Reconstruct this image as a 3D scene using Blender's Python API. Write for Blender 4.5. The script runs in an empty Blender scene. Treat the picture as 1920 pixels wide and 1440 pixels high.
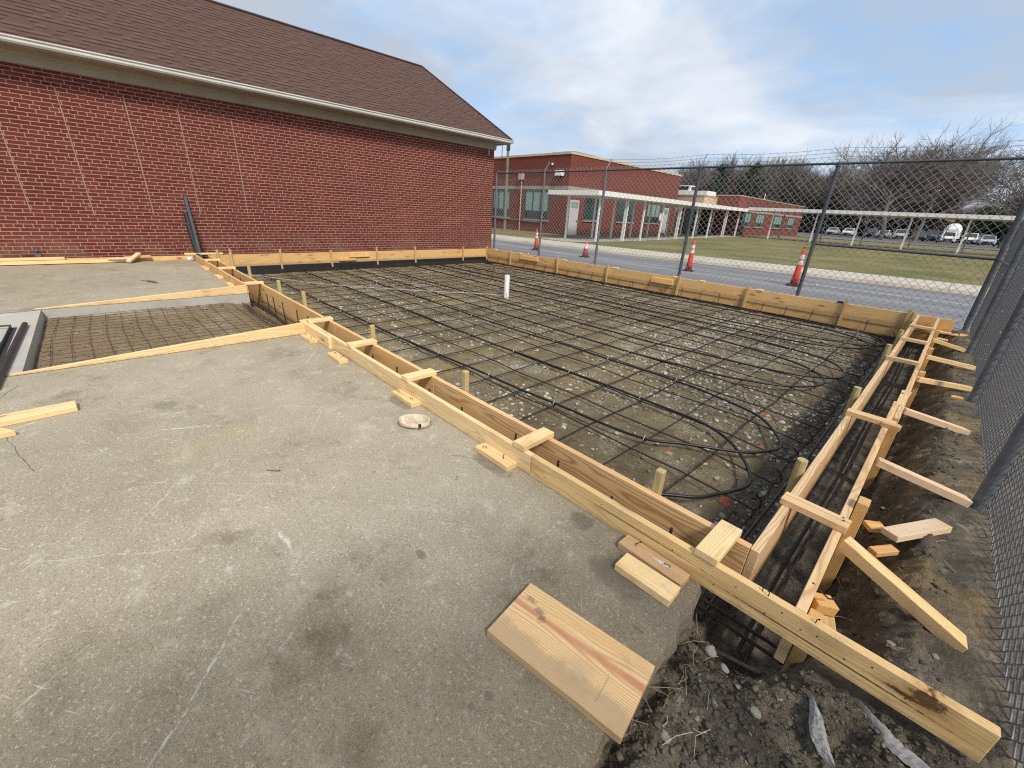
import bpy, bmesh, math, random
import numpy as np
from mathutils import Vector, Matrix
random.seed(7); np.random.seed(7)
R = math.radians
SC = bpy.context.scene
COL = SC.collection

# ------------------------------------------------------------------ camera
YAW, PIT, ROLL = -0.789491638, 0.397231986, 0.0575475831
fw = Vector((math.sin(YAW)*math.cos(PIT), math.cos(YAW)*math.cos(PIT), -math.sin(PIT)))
rt = Vector((math.cos(YAW), -math.sin(YAW), 0)); up = rt.cross(fw)
c_, s_ = math.cos(ROLL), math.sin(ROLL)
rt2 = rt*c_ + up*s_; up2 = up*c_ - rt*s_
cd = bpy.data.cameras.new("camera"); cam = bpy.data.objects.new("camera", cd); COL.objects.link(cam)
cam.matrix_world = Matrix(((rt2.x, up2.x, -fw.x, 0), (rt2.y, up2.y, -fw.y, 0), (rt2.z, up2.z, -fw.z, 1.5), (0, 0, 0, 1)))
cd.sensor_fit = 'HORIZONTAL'; cd.sensor_width = 36.0; cd.lens = 36.0*774.47/1920
cd.clip_start = 0.05; cd.clip_end = 3000
SC.camera = cam

# ------------------------------------------------------------------ world, sun, exposure
SUN_EL, SUN_AZ = R(49), R(112)          # azimuth measured from +Y towards +X
world = bpy.data.worlds.new("World"); SC.world = world; world.use_nodes = True
wt = world.node_tree; wt.nodes.clear()
class NT:
    """small helper that writes shader node graphs"""
    def __init__(s, tree): s.t = tree
    def n(s, typ, **kw):
        nd = s.t.nodes.new(typ)
        for k, v in kw.items(): setattr(nd, k, v)
        return nd
    def put(s, sock, v):
        if hasattr(v, 'is_linked') or isinstance(v, bpy.types.NodeSocket): s.t.links.new(v, sock)
        else:
            if isinstance(v, (tuple, list)) and len(v) == 3 and sock.type == 'RGBA': v = (*v, 1)
            sock.default_value = v
    def m(s, op, a, b=0.0, c=None, clamp=False):
        nd = s.n('ShaderNodeMath', operation=op, use_clamp=clamp)
        s.put(nd.inputs[0], a); s.put(nd.inputs[1], b)
        if c is not None: s.put(nd.inputs[2], c)
        return nd.outputs[0]
    def v(s, op, a, b=(0, 0, 0)):
        nd = s.n('ShaderNodeVectorMath', operation=op)
        s.put(nd.inputs[0], a)
        if op == 'SCALE': s.put(nd.inputs['Scale'], b)
        else: s.put(nd.inputs[1], b)
        return nd.outputs['Value'] if op in ('LENGTH', 'DISTANCE', 'DOT_PRODUCT') else nd.outputs[0]
    def mix(s, f, a, b, mode='MIX'):
        nd = s.n('ShaderNodeMix', data_type='RGBA', blend_type=mode)
        s.put(nd.inputs[0], f); s.put(nd.inputs[6], a); s.put(nd.inputs[7], b)
        return nd.outputs[2]
    def noise(s, vec, scale, detail=4, rough=.55, dist=0.0, col=False):
        nd = s.n('ShaderNodeTexNoise'); s.put(nd.inputs['Vector'], vec)
        nd.inputs['Scale'].default_value = scale; nd.inputs['Detail'].default_value = detail
        nd.inputs['Roughness'].default_value = rough; nd.inputs['Distortion'].default_value = dist
        return nd.outputs['Color' if col else 'Fac']
    def ramp(s, f, stops, interp='LINEAR'):
        nd = s.n('ShaderNodeValToRGB'); s.put(nd.inputs[0], f)
        cr = nd.color_ramp; cr.interpolation = interp
        while len(cr.elements) < len(stops): cr.elements.new(.5)
        for e, (p, c) in zip(cr.elements, stops):
            e.position = p; e.color = (*c, 1) if isinstance(c, tuple) else (c, c, c, 1)
        return nd.outputs[0]
    def sm(s, x, a, b):
        nd = s.n('ShaderNodeMapRange', interpolation_type='SMOOTHSTEP')
        s.put(nd.inputs[0], x); s.put(nd.inputs[1], a); s.put(nd.inputs[2], b)
        return nd.outputs[0]
    def sep(s, vec):
        nd = s.n('ShaderNodeSeparateXYZ'); s.put(nd.inputs[0], vec); return nd.outputs
    def comb(s, x, y, z):
        nd = s.n('ShaderNodeCombineXYZ')
        for i, q in enumerate((x, y, z)): s.put(nd.inputs[i], q)
        return nd.outputs[0]
    def bump(s, h, strength=.3, dist=.01):
        nd = s.n('ShaderNodeBump'); s.put(nd.inputs['Height'], h)
        nd.inputs['Strength'].default_value = strength; nd.inputs['Distance'].default_value = dist
        return nd.outputs[0]
W = NT(wt)
sky = W.n('ShaderNodeTexSky', sky_type='NISHITA', sun_disc=False, sun_elevation=SUN_EL, sun_rotation=SUN_AZ)
gen = W.n('ShaderNodeTexCoord').outputs['Generated']
sx, sy, sz = W.sep(gen)
zz = W.m('ADD', W.m('MAXIMUM', sz, 0.0), .22)
pl = W.comb(W.m('DIVIDE', sx, zz), W.m('DIVIDE', sy, zz), 0.0)
warp = W.v('ADD', pl, W.v('SCALE', W.noise(pl, 1.1, 3, .5, col=True), .55))
cl = W.noise(warp, 1.25, 7, .56)
cover = W.ramp(cl, [(.33, 0.0), (.57, 1.0)])
thick = W.noise(W.v('ADD', warp, (3.1, 7.7, 1.0)), .95, 6, .55)
cloudc = W.ramp(thick, [(.34, (8.3, 8.4, 8.6)), (.46, (6.6, 6.9, 7.4)), (.60, (4.6, 4.95, 5.5))])
blue = W.mix(.55, sky.outputs[0], (3.9, 6.3, 9.8))
cov2 = W.m('MAXIMUM', W.m('MULTIPLY', cover, .93), W.sm(sz, .16, .0), clamp=True)
skyc = W.mix(W.m('MULTIPLY', cov2, .92), blue, cloudc)
bg = W.n('ShaderNodeBackground'); W.put(bg.inputs[0], skyc); bg.inputs[1].default_value = .102
W.t.links.new(bg.outputs[0], W.n('ShaderNodeOutputWorld').inputs[0])

sl = bpy.data.lights.new("sun", 'SUN'); sl.energy = 3.4; sl.angle = R(11); sl.color = (1, .93, .83)
sun = bpy.data.objects.new("sun", sl); COL.objects.link(sun)
sd = Vector((math.sin(SUN_AZ)*math.cos(SUN_EL), math.cos(SUN_AZ)*math.cos(SUN_EL), math.sin(SUN_EL)))
sun.rotation_euler = sd.to_track_quat('Z', 'Y').to_euler()
SC.view_settings.view_transform = 'Standard'; SC.view_settings.look = 'None'
SC.cycles.use_denoising = False; SC.cycles.sample_clamp_indirect = 2.0; SC.cycles.caustics_reflective = False; SC.cycles.caustics_refractive = False; SC.cycles.filter_width = 1.15
SC.view_settings.exposure = 0.25; SC.view_settings.gamma = 1.0

# ------------------------------------------------------------------ mesh helpers
class MB:
    def __init__(s): s.v = []; s.f = []; s.mi = []; s.cur = 0
    def add(s, vs, fs):
        b = len(s.v); s.v += [tuple(p) for p in vs]; s.f += [tuple(i+b for i in f) for f in fs]; s.mi += [s.cur]*len(fs)
    def box(s, x0, x1, y0, y1, z0, z1):
        s.add([(x0,y0,z0),(x1,y0,z0),(x1,y1,z0),(x0,y1,z0),(x0,y0,z1),(x1,y0,z1),(x1,y1,z1),(x0,y1,z1)],
              [(0,3,2,1),(4,5,6,7),(0,1,5,4),(1,2,6,5),(2,3,7,6),(3,0,4,7)])
    def tube(s, pts, r, n=6, cap=True, r2=None):
        pts = [Vector(p) for p in pts]; k = len(pts); r2 = r if r2 is None else r2
        vs = []; fs = []; prev = None
        for i, p in enumerate(pts):
            t = (pts[min(i+1, k-1)] - pts[max(i-1, 0)])
            if t.length < 1e-9: t = Vector((0, 0, 1))
            t.normalize()
            if prev is None:
                a = Vector((0, 0, 1)) if abs(t.z) < .9 else Vector((1, 0, 0))
                u = t.cross(a).normalized()
            else:
                u = (prev - t*prev.dot(t))
                u = u.normalized() if u.length > 1e-6 else t.orthogonal().normalized()
            prev = u; w = t.cross(u); rr = r + (r2-r)*i/max(1, k-1)
            for j in range(n):
                a = 2*math.pi*j/n; vs.append(p + u*(math.cos(a)*rr) + w*(math.sin(a)*rr))
        for i in range(k-1):
            for j in range(n):
                fs.append((i*n+j, i*n+(j+1) % n, (i+1)*n+(j+1) % n, (i+1)*n+j))
        if cap: fs.append(tuple(range(n-1, -1, -1))); fs.append(tuple((k-1)*n+j for j in range(n)))
        s.add(vs, fs)
    def lathe(s, prof, n=20, c=(0, 0, 0), cap=True):
        vs = []; fs = []
        for r, z in prof:
            for j in range(n):
                a = 2*math.pi*j/n; vs.append((c[0]+r*math.cos(a), c[1]+r*math.sin(a), c[2]+z))
        for i in range(len(prof)-1):
            for j in range(n): fs.append((i*n+j, i*n+(j+1) % n, (i+1)*n+(j+1) % n, (i+1)*n+j))
        if cap: fs.append(tuple(range(n-1, -1, -1))); fs.append(tuple((len(prof)-1)*n+j for j in range(n)))
        s.add(vs, fs)
    def prism(s, poly, y0, y1):          # polygon in (x, z), extruded along y
        n = len(poly)
        s.add([(x, y0, z) for x, z in poly]+[(x, y1, z) for x, z in poly],
              [tuple(range(n)), tuple(range(2*n-1, n-1, -1))]+[((i+1) % n, i, n+i, n+(i+1) % n) for i in range(n)])
    def mesh(s, name, mats, smooth=False):
        me = bpy.data.meshes.new(name); me.from_pydata(s.v, [], s.f)
        for m in (mats if isinstance(mats, (list, tuple)) else [mats]): me.materials.append(m)
        if any(s.mi): me.polygons.foreach_set('material_index', s.mi)
        if smooth: me.polygons.foreach_set('use_smooth', [True]*len(me.polygons))
        me.update(); return me
    def build(s, name, mats, parent=None, smooth=False, loc=None):
        return place(name, s.mesh(name, mats, smooth), parent, loc)
def place(name, me, parent=None, loc=None, mat=None):
    """object from a mesh given in world coordinates (loc None) or local ones"""
    o = bpy.data.objects.new(name, me); COL.objects.link(o)
    M = mat if mat is not None else Matrix.Translation(loc if loc is not None else (0, 0, 0))
    if parent is not None:
        o.parent = parent; M = world_of(parent).inverted() @ M
    o.matrix_basis = M
    return o
def world_of(o):
    return (world_of(o.parent) if o.parent else Matrix()) @ o.matrix_basis
def tag(o, label=None, cat=None, group=None, kind=None):
    if label: o['label'] = label
    if cat: o['category'] = cat
    if group: o['group'] = group
    if kind: o['kind'] = kind
    return o
def thing(name, label, cat, loc, group=None, rz=0.0):
    o = bpy.data.objects.new(name, None); COL.objects.link(o); o.empty_display_size = .1
    o.matrix_basis = Matrix.Translation(loc) @ Matrix.Rotation(rz, 4, 'Z')
    return tag(o, label, cat, group)
def dup(o, parent=None):
    c = o.copy(); COL.objects.link(c)
    if parent is not None: c.parent = parent
    for ch in list(o.children): dup(ch, c)
    return c
def frame(p, xd, yd):
    x = Vector(xd).normalized(); y = Vector(yd); y = (y - x*y.dot(x)).normalized(); z = x.cross(y); p = Vector(p)
    return Matrix(((x.x, y.x, z.x, p.x), (x.y, y.y, z.y, p.y), (x.z, y.z, z.z, p.z), (0, 0, 0, 1)))
def board_mesh(name, L, Wd, T, mat, bev=.0025, cutA=0.0, cutB=0.0, taper=None):
    """length on local X from 0 to L, width on local Y, thickness on local Z; cuts skew the ends; taper narrows the width at the start"""
    bm = bmesh.new()
    w, t = Wd/2, T/2; w0 = taper if taper is not None else Wd
    co = [(0+cutA, -w, -t), (L+cutB, -w, -t), (L, w, -t), (0, -w+w0, -t), (0+cutA, -w, t), (L+cutB, -w, t), (L, w, t), (0, -w+w0, t)]
    vs = [bm.verts.new(p) for p in co]
    for f in ((0,3,2,1),(4,5,6,7),(0,1,5,4),(1,2,6,5),(2,3,7,6),(3,0,4,7)): bm.faces.new([vs[i] for i in f])
    if bev: bmesh.ops.bevel(bm, geom=bm.edges[:], offset=min(bev, (w0 if taper is not None else 1)*.3), segments=1, affect='EDGES', profile=.5)
    bmesh.ops.recalc_face_normals(bm, faces=bm.faces)
    me = bpy.data.meshes.new(name); bm.to_mesh(me); bm.free(); me.materials.append(mat); return me
def board(name, p, xd, L, yd, Wd, T, mat, parent=None, tint=(1, 1, 1), **kw):
    o = place(name, board_mesh(name, L, Wd, T, mat, **kw), parent, mat=frame(p, xd, yd))
    o.color = (*tint, 1); return o
def smooth_path(pts, sub=6):
    P = [Vector(p) for p in pts]; out = []
    for i in range(len(P)-1):
        a, b, c, d = P[max(i-1, 0)], P[i], P[i+1], P[min(i+2, len(P)-1)]
        for k in range(sub):
            t = k/sub
            out.append(.5*((2*b)+(c-a)*t+(2*a-5*b+4*c-d)*t*t+(3*b-a-3*c+d)*t**3))
    return out+[P[-1]]
# value noise for terrain
_perm = np.random.RandomState(3).rand(256, 256)
def vnoise(x, y):
    xi = np.floor(x).astype(int); yi = np.floor(y).astype(int); fx = x-xi; fy = y-yi
    fx = fx*fx*(3-2*fx); fy = fy*fy*(3-2*fy)
    g = lambda a, b: _perm[a % 256, b % 256]
    return (g(xi, yi)*(1-fx)+g(xi+1, yi)*fx)*(1-fy)+(g(xi, yi+1)*(1-fx)+g(xi+1, yi+1)*fx)*fy-.5
def fbm(x, y, s, o=4):
    r = 0; a = 1
    for k in range(o): r = r+a*vnoise(x*s+17*k, y*s+31*k); s *= 2.07; a *= .5
    return r
def sst(x, a, b):
    t = np.clip((x-a)/(b-a), 0, 1); return t*t*(3-2*t)

# ------------------------------------------------------------------ materials
def newmat(name, rough=.8, spec=.3, metal=0.0):
    m = bpy.data.materials.new(name); m.use_nodes = True; t = m.node_tree
    b = t.nodes['Principled BSDF']; b.inputs['Roughness'].default_value = rough
    b.inputs['Specular IOR Level'].default_value = spec; b.inputs['Metallic'].default_value = metal
    return m, NT(t), b
def plain(name, col, rough=.7, spec=.3, metal=0.0, var=.25, scale=12, bumps=0.0):
    m, k, b = newmat(name, rough, spec, metal)
    oc = k.n('ShaderNodeTexCoord').outputs['Object']
    f = k.noise(oc, scale, 5, .6)
    k.put(b.inputs['Base Color'], k.mix(k.ramp(f, [(.3, 0.0), (.7, 1.0)]), tuple(c*(1-var) for c in col), tuple(min(1, c*(1+var*.6)) for c in col)))
    if bumps: k.put(b.inputs['Normal'], k.bump(f, bumps, .004))
    return m
def wood(name, light=(.82, .625, .35), dark=(.62, .41, .19), ring=.75, pitch=.0075, knots=1.0, spots=(), streak=None, dots=None, smudge=None, rough=.62):
    m, k, b = newmat(name, rough, .25)
    oc = k.n('ShaderNodeTexCoord').outputs['Object']; oi = k.n('ShaderNodeObjectInfo')
    rnd = oi.outputs['Random']
    off = k.comb(k.m('MULTIPLY', rnd, 37.0), k.m('MULTIPLY', rnd, 91.0), k.m('MULTIPLY', rnd, 53.0))
    q = k.v('ADD', oc, off)
    x, y, z = k.sep(oc)
    wv = k.noise(k.v('MULTIPLY', q, (1.1, 5, 5)), 1.0, 2, .5, col=True)
    wr, wg, wb = k.sep(wv)
    yc = k.m('ADD', y, k.m('ADD', k.m('MULTIPLY', k.m('SUBTRACT', wr, .5), .09), k.m('MULTIPLY', k.m('SUBTRACT', rnd, .5), .10)))
    r2 = k.m('FRACT', k.m('MULTIPLY', rnd, 7.31))
    zc = k.m('ADD', z, k.m('ADD', k.m('MULTIPLY', k.m('SUBTRACT', wg, .5), .06), k.m('ADD', k.m('MULTIPLY', r2, .11), .022)))
    rad = k.m('SQRT', k.m('ADD', k.m('MULTIPLY', yc, yc), k.m('MULTIPLY', zc, zc)))
    sn = k.m('SINE', k.m('MULTIPLY', rad, 2*math.pi/pitch))
    rg = k.m('POWER', k.m('ADD', k.m('MULTIPLY', sn, .5), .5), 2.4)
    fib = k.noise(k.v('MULTIPLY', q, (5, 260, 260)), 1.0, 3, .6)
    big = k.noise(k.v('MULTIPLY', q, (1.6, 9, 9)), 1.0, 3, .5)
    c = k.mix(k.m('MULTIPLY', rg, ring), light, dark)
    c = k.mix(k.m('MULTIPLY', k.m('SUBTRACT', fib, .35), .5, clamp=True), c, tuple(d*.85 for d in dark))
    c = k.mix(k.sm(big, .5, .78), c, (light[0]*.86, light[1]*.76, light[2]*.6))
    vo = k.n('ShaderNodeTexVoronoi'); k.put(vo.inputs['Vector'], k.v('MULTIPLY', q, (2.3, 8.5, 6.0))); vo.inputs['Scale'].default_value = 1.0
    kd = k.m('ADD', vo.outputs['Distance'], k.m('MULTIPLY', k.m('SUBTRACT', k.noise(q, 70, 2), .5), .10))
    vr, vg, vb = k.sep(vo.outputs['Color'])
    kn = k.m('MULTIPLY', k.sm(kd, .17, .07), k.m('GREATER_THAN', vr, 1-.42*knots))
    c = k.mix(k.m('MULTIPLY', kn, .8), c, (.14, .062, .022))
    halo = k.m('MULTIPLY', k.sm(kd, .34, .12), k.m('GREATER_THAN', vr, 1-.42*knots))
    c = k.mix(k.m('MULTIPLY', halo, .3), c, (.42, .21, .08))
    for (px, py_, ra, rb) in spots:       # big knots at known places
        dx = k.m('DIVIDE', k.m('SUBTRACT', x, px), ra); dy = k.m('DIVIDE', k.m('SUBTRACT', y, py_), rb)
        dd = k.m('ADD', k.m('SQRT', k.m('ADD', k.m('MULTIPLY', dx, dx), k.m('MULTIPLY', dy, dy))), k.m('MULTIPLY', k.m('SUBTRACT', k.noise(oc, 55, 3), .5), 1.5))
        c = k.mix(k.m('MULTIPLY', k.sm(dd, 1.25, .8), .95), c, (.03, .011, .008))
        c = k.mix(k.m('MULTIPLY', k.sm(dd, 2.6, 1.0), .35), c, (.22, .10, .03))
    if streak:
        y0, hw = streak
        dd = k.m('ABSOLUTE', k.m('SUBTRACT', k.m('ADD', y, k.m('MULTIPLY', k.m('SUBTRACT', big, .5), .05)), y0))
        c = k.mix(k.m('MULTIPLY', k.sm(dd, hw, hw*.2), .75), c, (.42, .17, .09))
    if dots:
        x0, ya, yb = dots
        a = k.m('LESS_THAN', k.m('ABSOLUTE', k.m('SUBTRACT', x, x0)), .0016)
        bq = k.m('MULTIPLY', k.m('GREATER_THAN', y, ya), k.m('LESS_THAN', y, yb))
        s = k.m('GREATER_THAN', k.m('SINE', k.m('MULTIPLY', y, 620)), .0)
        c = k.mix(k.m('MULTIPLY', k.m('MULTIPLY', a, bq), k.m('MULTIPLY', s, .8)), c, (.05, .03, .03))
    if smudge:
        for (px, py_, ra, rb) in smudge:
            dx = k.m('DIVIDE', k.m('SUBTRACT', x, px), ra); dy = k.m('DIVIDE', k.m('SUBTRACT', y, py_), rb)
            dd = k.m('ADD', k.m('ADD', k.m('MULTIPLY', dx, dx), k.m('MULTIPLY', dy, dy)), k.m('MULTIPLY', k.m('SUBTRACT', k.noise(oc, 90, 3), .5), 3.0))
            c = k.mix(k.m('MULTIPLY', k.sm(dd, 1.0, .3), .55), c, (.08, .07, .065))
    spk = k.noise(q, 130, 2, .5)
    c = k.mix(k.m('MULTIPLY', k.sm(spk, .72, .80), .55), c, (.16, .09, .05))
    dirt = k.noise(k.v('MULTIPLY', q, (3, 6, 6)), 1.0, 5, .65)
    c = k.mix(k.m('MULTIPLY', k.sm(dirt, .52, .74), .45), c, (.30, .21, .12))
    spl = k.noise(k.v('MULTIPLY', q, (9, 14, 14)), 1.0, 5, .75)
    c = k.mix(k.m('MULTIPLY', k.sm(spl, .60, .68), .35), c, (.36, .32, .25))
    c = k.mix(k.m('MULTIPLY', k.sm(k.m('ADD', k.m('MULTIPLY', y, -9.0), k.noise(q, 14, 4, .7)), .85, 1.25), .45), c, (.22, .17, .11))
    c = k.mix(1.0, c, oi.outputs['Color'], 'MULTIPLY')
    k.put(b.inputs['Base Color'], c)
    k.put(b.inputs['Normal'], k.bump(k.m('ADD', k.m('MULTIPLY', rg, .5), fib), .22, .0015))
    return m
M_pine = wood('pine_lumber')
M_end = wood('pine_lumber_big_knot', light=(.80, .575, .285), dark=(.60, .37, .155), spots=((1.79, .040, .040, .028), (1.74, .012, .05, .008), (1.50, -.018, .32, .0030), (.75, .012, .30, .0022)))
M_inner = wood('pine_strong_grain', light=(.76, .53, .28), dark=(.46, .25, .10), ring=.95, pitch=.0095)
M_pink = wood('pine_pinkish', light=(.76, .55, .32), dark=(.52, .31, .15), ring=.8, pitch=.010)
M_far = wood('pine_orange', light=(.70, .475, .22), dark=(.55, .32, .125), ring=.6, knots=1.9)
M_stake = wood('pine_stake', light=(.50, .40, .20), dark=(.38, .27, .12), ring=.5, knots=.3)
M_off = wood('pine_offcut_board', light=(.66, .46, .245), dark=(.46, .265, .11), ring=.8, pitch=.0062, streak=(.035, .026), dots=(.435, -.10, .0), smudge=((.11, .05, .03, .016), (.135, .03, .018, .02), (.05, .075, .03, .012)), knots=.25)
M_white = wood('pine_pale', light=(.78, .60, .42), dark=(.62, .42, .26), ring=.45, knots=.8)
M_rebar = plain('rusty_rebar', (.042, .027, .021), .75, .3, 0, .5, 60)
M_rustwire = plain('rust_wire', (.085, .048, .030), .8, .2, 0, .4, 40)
M_black = plain('black_tubing', (.010, .0105, .011), .42, .45, 0, .3, 20)
M_blkplastic = plain('black_membrane', (.006, .006, .007), .45, .4, 0, .4, 9, .4)
M_tie = plain('white_nylon', (.72, .70, .66), .5, .4)
M_pvc = plain('white_pvc', (.80, .80, .78), .35, .5, 0, .06, 8)
M_galv = plain('galvanised_steel', (.165, .175, .19), .52, .5, .35, .25, 9)
M_galvd = plain('weathered_post_steel', (.075, .085, .10), .6, .4, .2, .3, 6)
M_postg = plain('grey_line_post', (.125, .135, .150), .6, .4, .2, .35, 7)
M_wired = plain('dull_fence_wire', (.20, .205, .215), .6, .4, .2, .25, 30)
M_wire = plain('fence_wire', (.40, .405, .41), .5, .5, .35, .25, 30)
M_nail = plain('dark_nail_steel', (.03, .028, .028), .45, .5, .6)
M_darksteel = plain('dark_painted_steel', (.045, .048, .052), .5, .45, .2, .3, 8)
M_trim = plain('tan_painted_trim', (.34, .285, .215), .6, .3, 0, .12, 3)
M_gutter = plain('white_gutter_metal', (.62, .60, .55), .45, .4, 0, .12, 3)
M_whitep = plain('white_paint', (.74, .73, .69), .55, .35, 0, .10, 4)
M_mortar = plain('pale_mortar', (.32, .22, .17), .9, .1, 0, .3, 25)
M_teal = plain('teal_frame', (.030, .075, .072), .5, .4)
M_orange = plain('cone_orange', (.62, .055, .018), .5, .4, 0, .2, 8)
M_pinkcone = plain('cone_faded_pink', (.72, .13, .12), .55, .35, 0, .2, 8)
M_reflect = plain('reflective_white', (.62, .62, .60), .4, .5, 0, .1)
M_rubber = plain('black_rubber', (.02, .02, .02), .7, .3)
M_tan = plain('tan_panel', (.48, .37, .24), .75, .2, 0, .15, 2)
M_yel = plain('yellow_sign_sheet', (.62, .36, .03), .5, .4, 0, .1)
M_cap = plain('beige_canvas', (.56, .47, .36), .9, .1, 0, .22, 30, .3)
M_sheet = plain('grey_plastic_sheet', (.30, .29, .275), .5, .35, 0, .35, 28, .8)
M_bark = plain('grey_bark', (.15, .13, .115), .9, .1, 0, .4, 3)
M_twig = plain('twigs', (.190, .165, .147), .9, .1, 0, .45, 2)
M_twigb = plain('reddish_twigs', (.185, .152, .134), .9, .1, 0, .45, 2)
M_needle = plain('pine_needles', (.055, .075, .035), .8, .15, 0, .5, 2)
M_under = plain('dead_undergrowth', (.075, .064, .046), .95, .05, 0, .6, .8)

def brickmat(name, c1, c2, mort, axis, bw=.2585, rh=.0704, header=True, stain=True):
    m, k, b = newmat(name, .85, .15)
    x, y, z = k.sep(k.n('ShaderNodeTexCoord').outputs['Object'])
    u = y if axis == 'y' else x
    wob = k.noise(k.comb(u, z, 0.0), 9, 2)
    vec = k.comb(k.m('ADD', u, k.m('MULTIPLY', k.m('SUBTRACT', wob, .5), .006)), k.m('ADD', k.m('ADD', z, 3.974), k.m('MULTIPLY', k.m('SUBTRACT', k.noise(k.comb(u, z, 3.0), 4, 2), .5), .008)), 0.0)
    br = k.n('ShaderNodeTexBrick', offset=.5, offset_frequency=2, squash=.5 if header else 1.0, squash_frequency=6)
    k.put(br.inputs['Vector'], vec); br.inputs['Scale'].default_value = 1.0
    br.inputs['Brick Width'].default_value = bw; br.inputs['Row Height'].default_value = rh
    br.inputs['Mortar Size'].default_value = .0062; br.inputs['Mortar Smooth'].default_value = .25; br.inputs['Bias'].default_value = -.1
    k.put(br.inputs['Color1'], (*c1, 1)); k.put(br.inputs['Color2'], (*c2, 1)); k.put(br.inputs['Mortar'], (*mort, 1))
    pos = k.comb(u, z, 0.0)
    c = br.outputs['Color']
    f1 = k.noise(pos, 22, 4, .6)
    c = k.mix(k.sm(f1, .5, .8), c, k.mix(1.0, c, (.55, .5, .5), 'MULTIPLY'))
    if stain:
        f2 = k.noise(pos, .7, 4, .6)
        c = k.mix(k.m('MULTIPLY', k.sm(f2, .48, .72), .45), c, k.mix(1.0, c, (1.35, 1.35, 1.25), 'MULTIPLY'))
        low = k.m('MULTIPLY', k.sm(z, .75, .1), k.sm(k.noise(pos, 1.6, 5, .6), .42, .65))
        c = k.mix(k.m('MULTIPLY', low, .45), c, (.23, .15, .10))
        eff = k.m('MULTIPLY', k.sm(k.noise(pos, 2.3, 5, .7), .66, .74), .35)
        c = k.mix(eff, c, (.33, .25, .21))
    k.put(b.inputs['Base Color'], c)
    k.put(b.inputs['Normal'], k.bump(k.m('SUBTRACT', k.m('MULTIPLY', f1, .4), br.outputs['Fac']), .5, .006))
    return m
M_brick = brickmat('red_brick', (.108, .026, .020), (.155, .038, .028), (.42, .245, .195), 'y')
M_brickS = brickmat('red_brick_south', (.108, .026, .020), (.155, .038, .028), (.42, .245, .195), 'x')
M_fbrick = brickmat('school_brick', (.135, .033, .023), (.180, .046, .031), (.19, .09, .066), 'y', header=False, stain=False)
M_fbrickS = brickmat('school_brick_south', (.135, .033, .023), (.180, .046, .031), (.19, .09, .066), 'x', header=False, stain=False)

def shinglemat():
    m, k, b = newmat('brown_shingles', .95, .08)
    x, y, z = k.sep(k.n('ShaderNodeTexCoord').outputs['Object'])
    u = k.m('ADD', y, k.m('MULTIPLY', k.m('SUBTRACT', k.noise(k.comb(y, z, 0), 7, 2), .5), .02))
    v = k.m('DIVIDE', k.m('MULTIPLY', z, 1.5), .118)
    row = k.m('FLOOR', v); fr = k.m('FRACT', v)
    tab = k.m('ADD', k.m('DIVIDE', u, .125), k.m('MULTIPLY', row, .618))
    wn = k.n('ShaderNodeTexWhiteNoise', noise_dimensions='2D'); k.put(wn.inputs['Vector'], k.comb(k.m('FLOOR', tab), row, 0))
    rv = wn.outputs['Value']
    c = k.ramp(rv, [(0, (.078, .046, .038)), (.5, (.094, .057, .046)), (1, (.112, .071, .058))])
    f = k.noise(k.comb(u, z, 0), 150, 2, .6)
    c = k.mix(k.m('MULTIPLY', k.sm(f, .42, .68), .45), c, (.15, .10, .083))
    shade = k.m('MULTIPLY', k.sm(fr, .42, .16), k.sm(rv, .30, .5))  # shadows of the shingle tabs, painted as dark dashes along each course
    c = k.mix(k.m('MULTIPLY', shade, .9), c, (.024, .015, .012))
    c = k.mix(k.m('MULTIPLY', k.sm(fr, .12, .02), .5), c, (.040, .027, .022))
    k.put(b.inputs['Base Color'], c)
    k.put(b.inputs['Normal'], k.bump(k.m('SUBTRACT', k.m('MULTIPLY', f, .2), k.m('MULTIPLY', fr, .8)), .5, .01))
    return m
M_shingle = shinglemat()

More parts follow.
